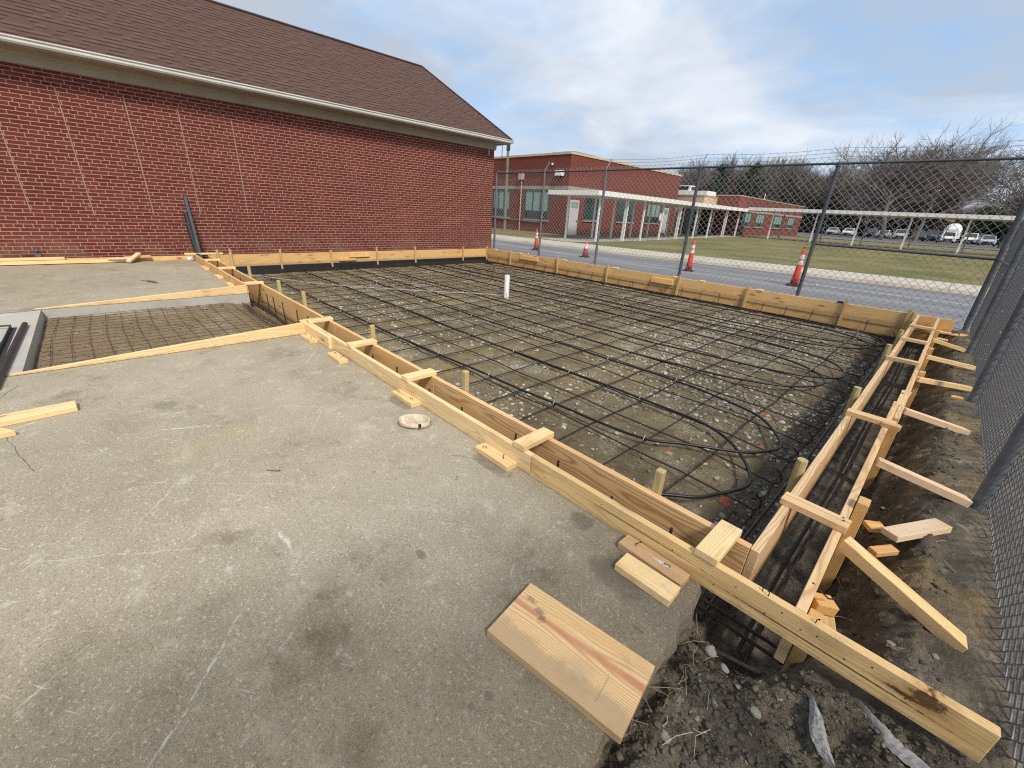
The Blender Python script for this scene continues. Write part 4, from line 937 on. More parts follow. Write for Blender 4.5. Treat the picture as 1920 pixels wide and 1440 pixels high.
mt = MB(); mt.tube([(0, -.010, 0), (.002, -.012, .013), (0, 0, .022), (-.002, .012, .013), (0, .010, 0)], .0028, 4); mt.tube([(0, .0, .022), (.006, .006, .045)], .0024, 4)
tie_me = mt.mesh('cable_tie', M_tie)
for pts, lab in LOOPS:
    t = thing('black_tube', lab, 'heating tube', (pts[0][0], pts[0][1], -.235), 'tubing loops tied on the rebar mat')
    sp = smooth_path([(x, y, -.233-.02*float(sst(x, -1.1, -.5))) for x, y in pts], 8)
    sp = [Vector((p.x, p.y+.010*math.sin(p.x*2.1+pts[0][1]), p.z+.003*math.sin(p.x*5))) for p in sp]
    m = MB(); m.tube(sp, .0125, 8); place('tube', m.mesh('tube', M_black, True), t)
    for k in range(25):
        xb = -11.73+.470*k
        for a, b in zip(sp, sp[1:]):
            if (a.x-xb)*(b.x-xb) <= 0 and a.x != b.x and (k+int(a.y*3)) % 2 == 0:
                o = place('cable_tie', tie_me, t, mat=Matrix.Translation((xb, (a.y+b.y)/2, a.z-.008)) @ Matrix.Rotation(random.uniform(-.6, .6), 4, 'Z'))
# footing bars in the dug trenches
fb = thing('footing_cage', 'dark bundle of footing bars lying in the trench between the right form boards', 'rebar', (-.12, 6, -.35))
for x, z in ((-.145, -.34), (-.105, -.35), (-.12, -.42)):
    m = MB(); m.tube([(x+.008*math.sin(y*2), y, z+.006*math.sin(y*3)) for y in np.linspace(1.7, 10.4, 40)], .0085, 6); m.build('bar', M_rebar, fb)
fb = thing('footing_cage', 'pair of thick dark bars running beside the inner board of the right form', 'rebar', (-.34, 6, -.3))
for x, z in ((-.375, -.27), (-.325, -.285)):
    m = MB(); m.tube([(x+.006*math.sin(y*2), y, z) for y in np.linspace(1.7, 10.4, 40)], .0105, 8); m.build('bar', M_black, fb)
fb = thing('footing_cage', 'footing bars lying in the gap below the long double form boards', 'rebar', (-6, 1.74, -.25))
for y, z in ((1.71, -.22), (1.78, -.23)):
    m = MB(); m.tube([(x, y+.005*math.sin(x*2), z+.005*math.sin(x*3)) for x in np.linspace(-12.2, .12, 50)], .0085, 6); m.build('bar', M_rebar, fb)
for y, z in ((1.52, -.22), (1.46, -.29)):
    m = MB(); m.tube([(-.30, y, z), (.10, y+.12, z-.02)], .0085, 6); m.build('bar', M_rebar, fb)
fb = thing('footing_cage', 'footing bars along the base of the road-side form', 'rebar', (-6, 10.45, -.3))
for y, z in ((10.30, -.30), (10.40, -.31)):
    m = MB(); m.tube([(x, y+.006*math.sin(x*2), z) for x in np.linspace(-12.1, -.3, 40)], .0085, 6); m.build('bar', M_rebar, fb)
# dowels
def dowel(p, top, lab, group, tilt=(0, 0), r=.0075):
    m = MB(); m.tube([(0, 0, 0), (tilt[0], tilt[1], top-p[2])], r, 7)
    tag(m.build('rebar_dowel', M_rebar, loc=p), lab, 'rebar dowel', group)
for x in (-.57, -.92, -1.33, -1.72, -2.29, -2.75, -3.30, -3.77, -4.25, -8.5, -9.0, -9.5, -10.4, -11.0): dowel((x, 1.752, -.33), .085+random.uniform(-.02, .025), 'short dark rebar dowel standing in the gap between the two long form boards', 'dowels in the form gap', (random.uniform(-.01, .01), random.uniform(-.01, .01)))
for x in (-5.62, -6.07, -6.66, -7.10, -7.46, -7.82): dowel((x, 1.775, -.27), .075+random.uniform(-.01, .015), 'tall dark rebar dowel standing where the slab cut-out meets the form', 'dowels at the cut-out', (-.02+random.uniform(-.02, .02), .0))
for k in range(24): dowel((-11.7+.47*k, 10.47, -.34), -.10+random.uniform(-.03, .03), 'short dark rebar stub against the lower road-side form board', 'stubs along the road-side form', (random.uniform(-.03, .03), .06), .007)
# wire mesh in the cut-out
wm = thing('wire_mesh', 'rusty wire mesh lying on the soil of the slab cut-out', 'wire mesh', (-6.6, .45, -.14))
rs = np.random.RandomState(41)
for y in np.arange(-.60, 1.6, .150):
    m = MB(); m.tube([(x, y+.012*math.sin(x*3+y), -.093+.004*math.sin(x*2.3+y*4)-.09*float(sst(y, 1.25, 1.6))) for x in np.linspace(-7.9, -5.32, 18)], .0026, 5); m.build('wire', M_rustwire, wm)
for x in np.arange(-7.82, -5.3, .152):
    m = MB(); m.tube([(x+.006*math.sin(y*3+x), y, -.090+.004*math.sin(x*2.3+y*4)-.09*float(sst(y, 1.25, 1.6))) for y in np.linspace(-.66, 1.6, 16)], .0026, 5); m.build('wire', M_rustwire, wm)
# tangle of dark bars at the back of the cut-out
tg = thing('bar_tangle', 'tangled dark bars at the foot of the inner form board in the cut-out', 'rebar', (-6.6, 1.65, -.15))
for k in range(7):
    m = MB(); y = 1.48+.05*k; m.tube([(x, y+.02*math.sin(x*3+k), -.13-.02*(k % 3)) for x in np.linspace(-7.9, -5.3, 16)], .007, 5); m.build('bar', M_rebar, tg)
# white pipe stub and flat white hose
pv = thing('pipe_stub', 'white plastic pipe stub standing upright in the middle of the rebar mat', 'pipe', (-6.69, 6.30, -.30))
m = MB(); m.lathe([(.057, 0), (.057, .50)], 24, cap=False); m.lathe([(.051, .50), (.051, .1)], 24, cap=False); m.lathe([(.051, .5), (.057, .5)], 24, cap=False); place('pipe', m.mesh('pipe', M_pvc, True), pv, mat=world_of(pv))
m = MB(); m.box(-.005, .005, -.0585, -.0565, .02, .12); o = place('slot', m.mesh('slot', M_rubber), pv, mat=world_of(pv) @ Matrix.Rotation(.78, 4, 'Z'))
m = MB(); sp = smooth_path([(-11.6, 2.15, -.20), (-11.21, 2.52, -.21), (-10.2, 3.05, -.222), (-9.23, 3.69, -.222), (-7.86, 4.95, -.222), (-7.2, 5.7, -.222), (-6.74, 6.22, -.24)], 8)
m.tube(sp, .008, 8); tag(m.build('white_hose', plain('white_hose_skin', (.36, .35, .33), .5, .3), smooth=True), 'thin white tube lying across the rebar up to the white pipe stub', 'hose')

# ------------------------------------------------------------------ chain-link fences
def chainlink(o, u, L, h, period, r, z0=.03, mat=None):
    """woven diamond mesh in the vertical plane through o along u; one mesh"""
    u = np.array(u, float); u /= np.linalg.norm(u); w = np.array((-u[1], u[0], 0.)); up_ = np.array((0, 0, 1.))
    hp = period/2; nw = int(L/hp); nk = int((h-z0)/hp)+1
    k = np.arange(nk+1); V = []; F = []; base = 0
    ring = np.array([(1.25, 0), (0, 1), (-1.25, 0), (0, -1)])*r
    for i in range(nw):
        odd = (k+i) % 2
        uu = i*hp+odd*hp*1.02; ww = (odd-.5)*r*1.6; z = z0+k*hp
        c = np.array(o)[None]+u[None]*uu[:, None]+w[None]*ww[:, None]+up_[None]*z[:, None]
        P = c[:, None]+u[None, None]*ring[None, :, :1]+w[None, None]*ring[None, :, 1:]
        V.append(P.reshape(-1, 3)); n = len(k)
        a = np.arange(n-1)[:, None]*4; j = np.arange(4)[None]
        F.append(np.stack([base+a+j, base+a+(j+1) % 4, base+a+4+(j+1) % 4, base+a+4+j], -1).reshape(-1, 4)); base += 4*n
    return np_mesh('wire_mesh', np.concatenate(V), np.concatenate(F), mat or M_wire, True)
FY = 11.3; FH = 2.73
fence = thing('chain_link_fence', 'galvanised chain-link fence with barbed wire on top along the road', 'fence', (-6, FY, -.1))
place('wire_mesh', chainlink((-12.86, FY+.03, -.10), (1, 0, 0), 13.25, FH+.14, .135, .0036), fence)
PX = [(-12.83, 0), (-10.42, 1), (-7.98, 1), (-5.18, 1), (-2.335, 1)]
ARM = Vector((0, .19, .27))
for i, (x, arm) in enumerate(PX):
    m = MB(); m.tube([(x, FY, -.3), (x, FY, FH+.02)], .038 if arm else .042, 12); m.lathe([(.044, FH-.06), (.044, FH-.03)], 12, (x, FY, 0)); m.build('post', M_galvd if i > 2 else M_galv, fence)
    if arm:
        m = MB(); m.tube([(x, FY, FH-.03), (x, FY, FH+.04), Vector((x, FY, FH+.04))+ARM], .016, 6); m.build('barb_arm', M_galv, fence)
m = MB(); m.tube([(-12.86, FY, FH), (.46, FY, FH)], .0245, 10); m.build('top_rail', M_galvd, fence)
m = MB(); m.tube([(-12.8, FY, 1.20), (-10.45, FY, 1.16)], .022, 8); m.build('brace_rail', M_galv, fence)
m = MB(); m.tube([(-2.335, FY, 1.18), (.42, FY, 1.16)], .024, 8); m.build('brace_rail', M_galvd, fence)
rs = np.random.RandomState(6)
for q in (.38, .68, .98):
    m = MB(); P = []
    xs = [-12.8, -10.42, -7.98, -5.18, -2.335, .44, 3.2]
    for a, b in zip(xs, xs[1:]):
        for t in np.linspace(0, 1, 9)[:-1]: P.append((a+(b-a)*t, FY+ARM.y*q, FH+.04+ARM.z*q-.05*math.sin(math.pi*t)))
    m.tube(P, .0024, 4)
    for x in np.arange(-12.7, 3, .13):
        i = np.searchsorted([p[0] for p in P], x)-1; a, b = P[max(0, i)], P[min(len(P)-1, i+1)]
        c = Vector(a).lerp(Vector(b), (x-a[0])/max(1e-6, b[0]-a[0])); d = Vector((.01, .016, .016))
        m.tube([c-d, c+d], .0017, 3); m.tube([c-Vector((.01, -.016, .016)), c+Vector((.01, -.016, .016))], .0017, 3)
    m.build('barbed_wire', M_galvd, fence)
fr2 = thing('chain_link_fence', 'chain-link fence on thick grey posts close along the right picture edge', 'fence', (.5, 5, -.05))
A2, B2 = Vector((.440, FY, 0)), Vector((.605, -1.2, 0)); ud = (B2-A2).normalized()
place('wire_mesh', chainlink((A2.x+.05, A2.y, -.06), tuple(ud), (B2-A2).length, FH+.1, .074, .0036, .02, M_wired), fr2)
for i, y in enumerate((FY, 8.62, 6.02, 3.56, 1.0)):
    x = A2.x+(B2.x-A2.x)*(FY-y)/(FY+1.2)
    m = MB(); m.tube([(x, y, -.4), (x, y, FH+.03)], .034 if i else .040, 14); m.build('post', M_postg, fr2)
    for z in (.22, .75, 1.3, 1.9):
        m = MB(); m.tube([(x-.046, y-.05, z), (x-.05, y, z+.004), (x-.046, y+.05, z-.004)], .0022, 5)
        m.build('tie_wire', M_galv, fr2)
m = MB(); m.tube([(A2.x, A2.y, FH), (B2.x, B2.y, FH)], .0245, 10); m.build('top_rail', M_galvd, fr2)
m = MB(); m.tube([(A2.x-.04, A2.y+.02, -.02), (A2.x-.045, A2.y+.02, FH)], .009, 6); m.build('tension_bar', M_galv, fr2)
m = MB(); m.tube([(A2.x, A2.y, 1.16), (.473, 8.62, 1.16)], .022, 8); m.build('brace_rail', M_galvd, fr2)
m = MB(); m.box(-1.47, -1.37, 10.55, 10.62, .141, .165); tag(m.build('dark_clip', M_rubber), 'small dark clip lying on the top edge of the road-side form', 'clip')

# ------------------------------------------------------------------ traffic cones
def cone(name, p, h, lab, tall=True, colr=None, group=None, lean=0):
    t = thing(name, lab, 'traffic cone', p, group, lean*3)
    mt = colr or M_orange
    if tall:
        m = MB(); m.lathe([(.20, 0), (.20, .03), (.16, .05), (.10, .055)], 8); place('base', m.mesh('base', M_rubber), t, mat=world_of(t))
        rad = lambda z: .098-.052*(z/h)
        m = MB(); m.lathe([(rad(0)+.01, .05), (rad(.3*h), .3*h), (rad(.88*h), .88*h), (rad(.9*h)*.7, .91*h), (.022, .93*h), (.022, .97*h), (.034, .975*h), (.034, h), (.01, h)], 20); place('body', m.mesh('body', mt, True), t, mat=world_of(t))
        for z0, z1 in ((.55, .655), (.69, .80)):
            m = MB(); m.lathe([(rad(z0*h)+.003, z0*h), (rad(z1*h)+.003, z1*h)], 20, cap=False); place('reflective_band', m.mesh('reflective_band', M_reflect, True), t, mat=world_of(t))
    else:
        m = MB(); m.box(-.18, .18, -.18, .18, 0, .03); place('base', m.mesh('base', M_rubber), t, mat=world_of(t))
        m = MB(); m.lathe([(.135, .03), (.032, .97*h), (.026, h)], 20); place('body', m.mesh('body', mt, True), t, mat=world_of(t))
        m = MB(); m.lathe([(.135-.103*.52+.003, .52*h), (.135-.103*.78+.003, .78*h)], 20, cap=False); place('reflective_band', m.mesh('reflective_band', M_reflect, True), t, mat=world_of(t))
    return t
g = 'tall orange cones along the road'
cone('channelizer_cone', (-3.17, 14.50, -.10), 1.10, 'tall orange cone by the post at the right, nearest the corner of the fences', True, None, g)
cone('channelizer_cone', (-6.38, 14.55, -.10), 1.08, 'tall orange cone in the middle of the road edge, second from the right', True, None, g)
cone('channelizer_cone', (-13.45, 14.36, -.10), .93, 'tall orange cone closest to the brick building', True, None, g)
cone('traffic_cone', (-10.66, 14.36, -.10), .66, 'short faded pink cone on the road, the only low one', False, M_pinkcone)

# ------------------------------------------------------------------ school across the road
sch = thing('school_building', 'flat-roofed brick school with green window frames across the road', 'building', (-21.2, 25.6, 0))
SX, SY, SH = -21.2, 25.6, 5.40
m = MB(); Ye = 42.4
m.cur = 0; m.add([(SX, SY, -.6), (SX, Ye, -.6), (SX, Ye, SH), (SX, SY, SH)], [(0, 1, 2, 3)])
m.cur = 1; m.add([(-52, SY, -.6), (SX, SY, -.6), (SX, SY, SH), (-52, SY, SH)], [(0, 1, 2, 3)])
m.add([(SX, Ye, -.6), (-52, Ye, -.6), (-52, Ye, SH), (SX, Ye, SH)], [(0, 1, 2, 3)])
m.cur = 2; m.add([(-52, SY, SH-.1), (SX, SY, SH-.1), (SX, Ye, SH-.1), (-52, Ye, SH-.1)], [(0, 1, 2, 3)])
m.build('wall', [M_fbrick, M_fbrickS, M_lot], sch)
m = MB(); m.box(-52, SX+.05, SY-.06, SY+.2, SH-.02, SH+.12); m.box(SX-.2, SX+.05, SY+.2, Ye+.05, SH-.02, SH+.12); m.build('parapet_cap', M_tan, sch)
M_band = plain('tan_band', (.34, .27, .20), .8, .2, 0, .15, 2)
m = MB(); m.box(-52, SX+.03, SY-.03, SY+.01, 3.10, 3.34); m.box(SX-.01, SX+.03, SY+.01, Ye, 3.10, 3.34); m.build('string_course', M_band, sch)
def window(par, face, a0, a1, z0, z1, n=3, blind=M_blind, sash=True, fixed=None):
    """window in a wall facing -Y (face 'S', a = x, fixed = y) or +X (face 'E', a = y, fixed = x)"""
    def bx(m, p0, p1, q0, q1, d0, d1):
        if face == 'S': m.box(p0, p1, fixed-d1, fixed-d0, q0, q1)
        else: m.box(fixed+d0, fixed+d1, p0, p1, q0, q1)
    m = MB(); w = .09
    bx(m, a0, a1, z0, z0+w, 0, .05); bx(m, a0, a1, z1-w, z1, 0, .05)
    for i in range(n+1):
        c = a0+(a1-a0-w)*i/n; bx(m, c, c+w, z0+w, z1-w, .001, .049)
    if sash: bx(m, a0+w, a1-w, z0+.26*(z1-z0), z0+.26*(z1-z0)+.06, .001, .045)
    f = m.build('window', M_teal, par)
    m = MB(); bx(m, a0+w, a1-w, z0+(.3*(z1-z0) if sash else w), z1-w, .004, .02); m.build('blind', blind, f)
    if sash: m = MB(); bx(m, a0+w, a1-w, z0+w, z0+.26*(z1-z0), .004, .02); m.build('pane', M_dglass, f)
    m = MB(); bx(m, a0-.08, a1+.08, z0-.10, z0-.005, 0, .09); m.build('sill', M_band, f)
window(sch, 'S', -25.5, -22.93, .95, 3.05, 3, fixed=SY); window(sch, 'S', -29.4, -27.25, .98, 3.02, 3, fixed=SY); window(sch, 'S', -33.3, -31.0, .98, 3.02, 3, fixed=SY)
window(sch, 'E', 27.7, 29.5, 1.1, 2.95, 2, M_dglass, True, SX); window(sch, 'E', 32.3, 35.0, 1.1, 2.95, 3, M_teal, True, SX); window(sch, 'E', 37.0, 39.4, 1.1, 2.95, 3, M_blind, True, SX)
def door(par, face, a0, a1, z0, z1, fixed, mat):
    m = MB()
    b = (lambda m, p0, p1, q0, q1, d0, d1: m.box(p0, p1, fixed-d1, fixed-d0, q0, q1)) if face == 'S' else (lambda m, p0, p1, q0, q1, d0, d1: m.box(fixed+d0, fixed+d1, p0, p1, q0, q1))
    b(m, a0, a1, z0, z1, .0, .05); d = m.build('door', mat, par)
    m = MB(); b(m, a0+.12, a1-.12, z1-.55, z1-.12, .051, .056); m.build('pane', M_blind, d)
    m = MB(); b(m, a1-.16, a1-.08, z0+1.0, z0+1.14, .051, .09); m.build('handle', M_galv, d)
M_door = plain('pale_door_paint', (.50, .48, .50), .5, .4, 0, .08, 3)
door(sch, 'E', 25.95, 27.0, -.05, 2.45, SX, M_door); door(sch, 'E', 40.0, 41.1, .15, 2.5, SX, M_door)
m = MB(); m.box(SX+.001, SX+.03, 39.50, 39.9, 1.35, 2.0); m.build('notice_board', M_whitep, sch)
m = MB(); m.box(-27.0, -24.6, 30.0, 33.0, SH-.1, 6.25); m.box(-26.8, -24.8, 29.96, 30.0, 5.8, 6.1); m.build('rooftop_unit', plain('unit_grey', (.34, .37, .35), .6, .3, .1, .2, 2), sch)
m = MB(); m.box(-26.15, -25.75, SY-.30, SY-.02, 3.78, 4.25); m.tube([(-25.93, SY-.1, 3.8), (-25.93, SY-.1, .02)], .045, 8); m.build('conduit', plain('pink_conduit', (.48, .36, .31), .6), sch)
for x in (-22.0,):
    m = MB(); m.box(x-.3, x+.3, SY-.35, SY-.01, 4.0, 4.35); lt = m.build('wall_light', M_whitep, sch)
    m = MB(); m.tube([(x, SY-.15, 4.0), (x+.15, SY-.12, 3.6), (x+.3, SY-.04, 3.35)], .03, 6); m.build('cable', M_rubber, lt)
m = MB(); m.box(-22.9, -22.82, SY-.12, SY, 4.72, 4.86); m.build('sensor', M_whitep, sch)
lk = thing('link_block', 'low tan block joining the two brick school wings', 'building', (-21, 44.5, .2))
m = MB(); m.box(-34, -18.9, 43.3, 46.4, -.4, 3.75); m.build('wall', M_tan, lk)
m = MB(); m.box(-34, -18.85, 43.25, 46.45, 3.752, 3.85); m.build('roof_edge', M_band, lk)
m = MB(); m.box(-21.1, -18.92, 43.1, 43.29, .1, 2.75); m.box(-18.899, -18.88, 43.4, 46.2, .1, 2.75); m.build('shade_panel', M_dglass, lk)  # dark panels put in for the shade under the walkway roof
wg = thing('school_wing', 'lower brick school wing behind the long covered walkway', 'building', (-17, 58, .3))
WXX = -16.75
m = MB(); m.cur = 0; m.add([(WXX, 46.4, -.4), (WXX, 70, -.4), (WXX, 70, 3.95), (WXX, 46.4, 3.95)], [(0, 1, 2, 3)])
m.cur = 1; m.add([(-40, 46.4, -.4), (WXX, 46.4, -.4), (WXX, 46.4, 3.95), (-40, 46.4, 3.95)], [(0, 1, 2, 3)])
m.add([(WXX, 70, -.4), (-40, 70, -.4), (-40, 70, 3.95), (WXX, 70, 3.95)], [(0, 1, 2, 3)])
m.cur = 2; m.add([(-40, 46.4, 3.9), (WXX, 46.4, 3.9), (WXX, 70, 3.9), (-40, 70, 3.9)], [(0, 1, 2, 3)])
m.build('wall', [M_fbrick, M_fbrickS, M_lot], wg)
m = MB(); m.box(-40, WXX+.04, 46.35, 46.6, 3.952, 4.05); m.box(WXX-.2, WXX+.04, 46.6, 70.05, 3.952, 4.05); m.build('parapet_cap', M_band, wg)
m = MB(); m.box(WXX-.01, WXX+.03, 46.5, 70, 2.62, 2.82); m.build('string_course', M_band, wg)
for a0, a1 in ((48.0, 50.6), (52.2, 54.8), (58.4, 61.4), (64.0, 66.6)): window(wg, 'E', a0, a1, 1.25, 2.6, 3, M_blind, True, WXX)
m = MB(); m.box(WXX-1.2, WXX-.95, 56.5, 56.75, 3.9, 4.25); m.tube([(WXX-1.07, 56.65, 4.2), (WXX-1.07, 56.65, 4.8)], .04, 8); m.build('roof_vent', M_whitep, wg)
# white plant on the low roof
ru = thing('rooftop_unit', 'white air-handling unit with dark grille on the low roof behind the tan block', 'rooftop unit', (-20, 45, 3.85))
m = MB(); m.box(-23.0, -19.0, 44.0, 46.0, 3.86, 4.25); m.box(-23.4, -20.9, 44.2, 45.8, 4.25, 4.75); m.build('casing', M_whitep, ru)
m = MB(); m.box(-23.2, -21.1, 44.18, 44.199, 4.33, 4.66); m.box(-20.899, -20.88, 44.4, 45.6, 4.33, 4.66); m.build('grille', M_dglass, ru)
# covered walkway
cw = thing('covered_walkway', 'white flat-roofed covered walkway on slim white posts along the lawn', 'walkway', (-17, 34, 0))
m = MB(); m.box(-19.1, -15.35, 21.3, 45.0, 2.58, 2.62); m.box(-19.1, 90, 45.0, 48.6, 2.68, 2.72); m.build('deck', M_whitep, cw)
m = MB(); z0 = 2.55
m.box(-15.35, -15.30, 21.25, 45.0, z0, z0+.26); m.box(-19.15, -15.30, 21.20, 21.25, z0, z0+.26); m.box(-19.15, -19.10, 21.25, 48.6, z0, z0+.26)
m.box(-15.30, 90, 44.95, 45.0, z0+.14, z0+.40); m.box(-19.1, 90, 48.6, 48.65, z0+.14, z0+.40); m.build('fascia', M_whitep, cw)
for i, y in enumerate((22.15, 25.0, 27.3, 29.9, 32.4, 35.5, 38.2, 41.4, 44.6)):
    m = MB(); z = max(gz(y), -.02); m.box(-15.86, -15.76, y-.05, y+.05, z-.1, 2.58)
    if i in (1, 4, 7): m.box(-15.72, -15.64, y-.04, y+.04, z, 2.58)
    m.build('post', M_whitep, cw)
    m = MB(); m.box(-18.25, -18.15, y-.05, y+.05, z-.1, 2.58); m.build('post', M_whitep, cw)
for i, x in enumerate([-13.15, -9.75, -6.75, -3.6, -.45]+[2.75+3.2*q for q in range(6)]):
    m = MB(); m.box(x-.055, x+.055, 45.45, 45.56, .2, 2.68); m.build('post', M_whitep, cw)
    m = MB(); m.box(x-.045+.2, x+.045+.2, 48.0, 48.1, .2, 2.68); m.build('post', M_trim, cw)
# pole beyond the road, beside the brick corner
up_o = thing('utility_pole', 'tall bare grey wooden pole standing across the road beside the brick corner', 'pole', (-26.5, 24.4, -.05))
m = MB(); m.tube([(-26.5, 24.4, -.5), (-26.47, 24.4, 6.1)], .12, 10, r2=.10); m.build('shaft', plain('weathered_pole', (.20, .185, .16), .9, .1, 0, .2, 3), up_o)
m = MB(); m.lathe([(.13, 5.7), (.15, 5.75), (.15, 6.05), (.13, 6.1)], 10, (-26.46, 24.4, 0)); m.build('collar', M_darksteel, up_o)

# ------------------------------------------------------------------ parked cars
M_ctyre = plain('tyre', (.015, .015, .015), .8); M_rim = plain('alloy', (.35, .35, .36), .35, .5, .6)
M_lamp = glassmat('lamp_glass', (.55, .56, .58), .1); M_cglass = glassmat('car_glass', (.03, .04, .045), .06)
def paint(n, c):
    m, k, b = newmat(n, .28, .5); b.inputs['Base Color'].default_value = (*c, 1); b.inputs['Coat Weight'].default_value = .6; return m
P_white, P_silver, P_dark, P_teal = paint('white_car_paint', (.78, .78, .77)), paint('silver_car_paint', (.42, .45, .46)), paint('dark_car_paint', (.03, .035, .045)), paint('teal_car_paint', (.07, .10, .115))
def car(x, y, kind, pm, lab, rz=0.0):
    """nose towards -Y"""
    L, Wd, H, hood, cab0, cab1, roof = dict(suv=(4.6, 1.85, 1.68, 1.02, .95, 3.9, 1.35), sedan=(4.7, 1.82, 1.45, .92, 1.15, 3.6, 1.95), pickup=(5.6, 1.95, 1.85, 1.15, 1.35, 3.2, 1.95))[kind]
    z = .372; t = thing('parked_car', lab, 'car', (x, y, z), 'cars parked beyond the walkway', rz)
    T = world_of(t); m = MB(); w = Wd/2
    secs = [(0.0, .36, hood*.72, .86), (.08, .27, hood*.82, .95), (.5, .25, hood*.95, 1), (cab0, .24, hood, 1), (cab1, .24, hood+.02, 1), (L-.35, .26, hood*1.0, .99), (L, .4, hood*.92, .90)]
    for yy, zb, zt, ws in secs:
        a = w*ws; m.v += [(-a*.92, yy, zb), (-a, yy, zb+.15), (-a, yy, zt-.16), (-a*.90, yy, zt), (a*.90, yy, zt), (a, yy, zt-.16), (a, yy, zb+.15), (a*.92, yy, zb)]
    n = 8
    for i in range(len(secs)-1):
        for j in range(n): m.f.append((i*n+j, (i+1)*n+j, (i+1)*n+(j+1) % n, i*n+(j+1) % n)); m.mi.append(0)
    m.f += [tuple(range(n)), tuple(range(len(secs)*n-1, len(secs)*n-n-1, -1))]; m.mi += [0, 0]
    rx = w*.74
    r0, r1 = cab0+.75, (cab1-.15 if kind == 'pickup' else cab1-.05 if kind == 'suv' else cab1-.55)
    b0, b1 = cab0, (cab1 if kind != 'suv' else L-.12)
    def ringr(yb, yt): return yb, yt
    top = [(-rx, r0, H), (rx, r0, H), (rx, r1, H-.02), (-rx, r1, H-.02)]; bot = [(-w*.90, b0, hood-.01), (w*.90, b0, hood-.01), (w*.90, b1, hood), (-w*.90, b1, hood)]
    m.add(bot+top, [(4, 5, 6, 7)])
    lerp = lambda a, b, q: tuple(a[i]+(b[i]-a[i])*q for i in range(3))
    for (i, j) in ((0, 1), (1, 2), (2, 3), (3, 0)):      # pillars as frames round the glass
        A, B, Cc, D = bot[i], bot[j], top[j], top[i]
        a2, b2 = lerp(A, B, .07), lerp(A, B, .93); d2, c2 = lerp(D, Cc, .07), lerp(D, Cc, .93)
        g0, g1 = lerp(a2, d2, .06), lerp(b2, c2, .06); g3, g2 = lerp(a2, d2, .92), lerp(b2, c2, .92)
        m.add([A, B, Cc, D, g0, g1, g2, g3], [(0, 1, 5, 4), (1, 2, 6, 5), (2, 3, 7, 6), (3, 0, 4, 7)])
    place('body', m.mesh('body', pm), t, mat=T)
    m = MB()
    for (i, j) in ((0, 1), (1, 2), (2, 3), (3, 0)):
        A, B, Cc, D = bot[i], bot[j], top[j], top[i]
        a2, b2 = lerp(A, B, .06), lerp(A, B, .94); d2, c2 = lerp(D, Cc, .06), lerp(D, Cc, .94)
        q = [lerp(a2, d2, .05), lerp(b2, c2, .05), lerp(b2, c2, .93), lerp(a2, d2, .93)]; cen = Vector((0, (b0+b1)/2, hood+.2))
        m.add([tuple(Vector(p)+(cen-Vector(p)).normalized()*.012) for p in q], [(0, 1, 2, 3)])
    place('windows', m.mesh('windows', M_cglass), t, mat=T)
    m = MB(); m.box(-w*.55, w*.55, -.012, .1, hood*.45, hood*.66); m.box(-w*.75, w*.75, -.01, .1, .30, .44); place('grille', m.mesh('grille', M_rubber), t, mat=T)
    for s in (-1, 1):
        m = MB(); m.box(min(s*w*.58, s*w*.88), max(s*w*.58, s*w*.88), -.015, .16, hood*.62, hood*.78); place('headlight', m.mesh('headlight', M_lamp), t, mat=T)
        m = MB(); m.box(min(s*w*1.0, s*w*1.16), max(s*w*1.0, s*w*1.16), cab0+.25, cab0+.36, hood+.02, hood+.16); place('mirror', m.mesh('mirror', pm), t, mat=T)
        for yy in (.85, L-.95):
            m = MB(); m.tube([(s*w*.82, yy, .33), (s*w*1.005, yy, .33)], .33, 20); o = place('wheel', m.mesh('wheel', M_ctyre), t, mat=T)
            m = MB(); m.tube([(s*w*1.0, yy, .33), (s*w*1.012, yy, .33)], .2, 16); place('rim', m.mesh('rim', M_rim), o, mat=T)
CARS = [(-19.3, 104, 'sedan', P_silver, 'silver saloon at the left end of the parked row, beside the school wing'), (-16.9, 105, 'sedan', P_white, 'small white car parked second from the left end of the row'), (-13.2, 104, 'suv', P_dark, 'dark car half hidden behind a walkway post left of centre in the row'),
        (-11.2, 101, 'sedan', P_white, 'white car under the big bare tree, partly behind its trunk'), (-8.6, 99, 'suv', P_white, 'white high-bonnet car with dark grille parked right of the big tree'), (-6.6, 103, 'suv', P_teal, 'dark blue-green car between the white high car and the dark pickup'), (-4.7, 99, 'pickup', P_dark, 'dark pickup truck facing the lawn in the middle of the row'),
        (-2.55, 96, 'suv', P_white, 'white crossover parked in front of the white lorry'), (-.25, 98, 'suv', P_white, 'white car right of the crossover, behind a walkway post'), (1.75, 96, 'sedan', P_silver, 'silver car parked nearest the fence corner'), (.75, 106, 'suv', P_dark, 'dark car in the second row behind the silver car')]
for c in CARS: car(*c, rz=random.uniform(-.06, .06))
lo = thing('lorry', 'white lorry with rounded cab parked behind the row of cars', 'lorry', (-2.8, 110, .37))
m = MB(); n = 9
for yy, sc, top in ((0, .80, 2.2), (.25, .95, 2.7), (.9, 1.0, 3.1), (2.4, 1.0, 3.25), (5.5, 1.0, 3.0), (6.2, .9, 2.6)):
    for a in np.linspace(0, math.pi, n): m.v.append((-2.8+1.25*sc*math.cos(a)*(1 if abs(math.cos(a)) < .8 else 1), 109+yy, .37+(.7 if a in (0, math.pi) else .7+(top-.7)*math.sin(a)**.45)))
for i in range(5):
    for j in range(n-1): m.f.append((i*n+j, i*n+j+1, (i+1)*n+j+1, (i+1)*n+j)); m.mi.append(0)
m.f.append(tuple(range(n))); m.mi.append(0); m.f.append(tuple(range(6*n-1, 5*n-1, -1))); m.mi.append(0); m.build('body', P_white, lo)
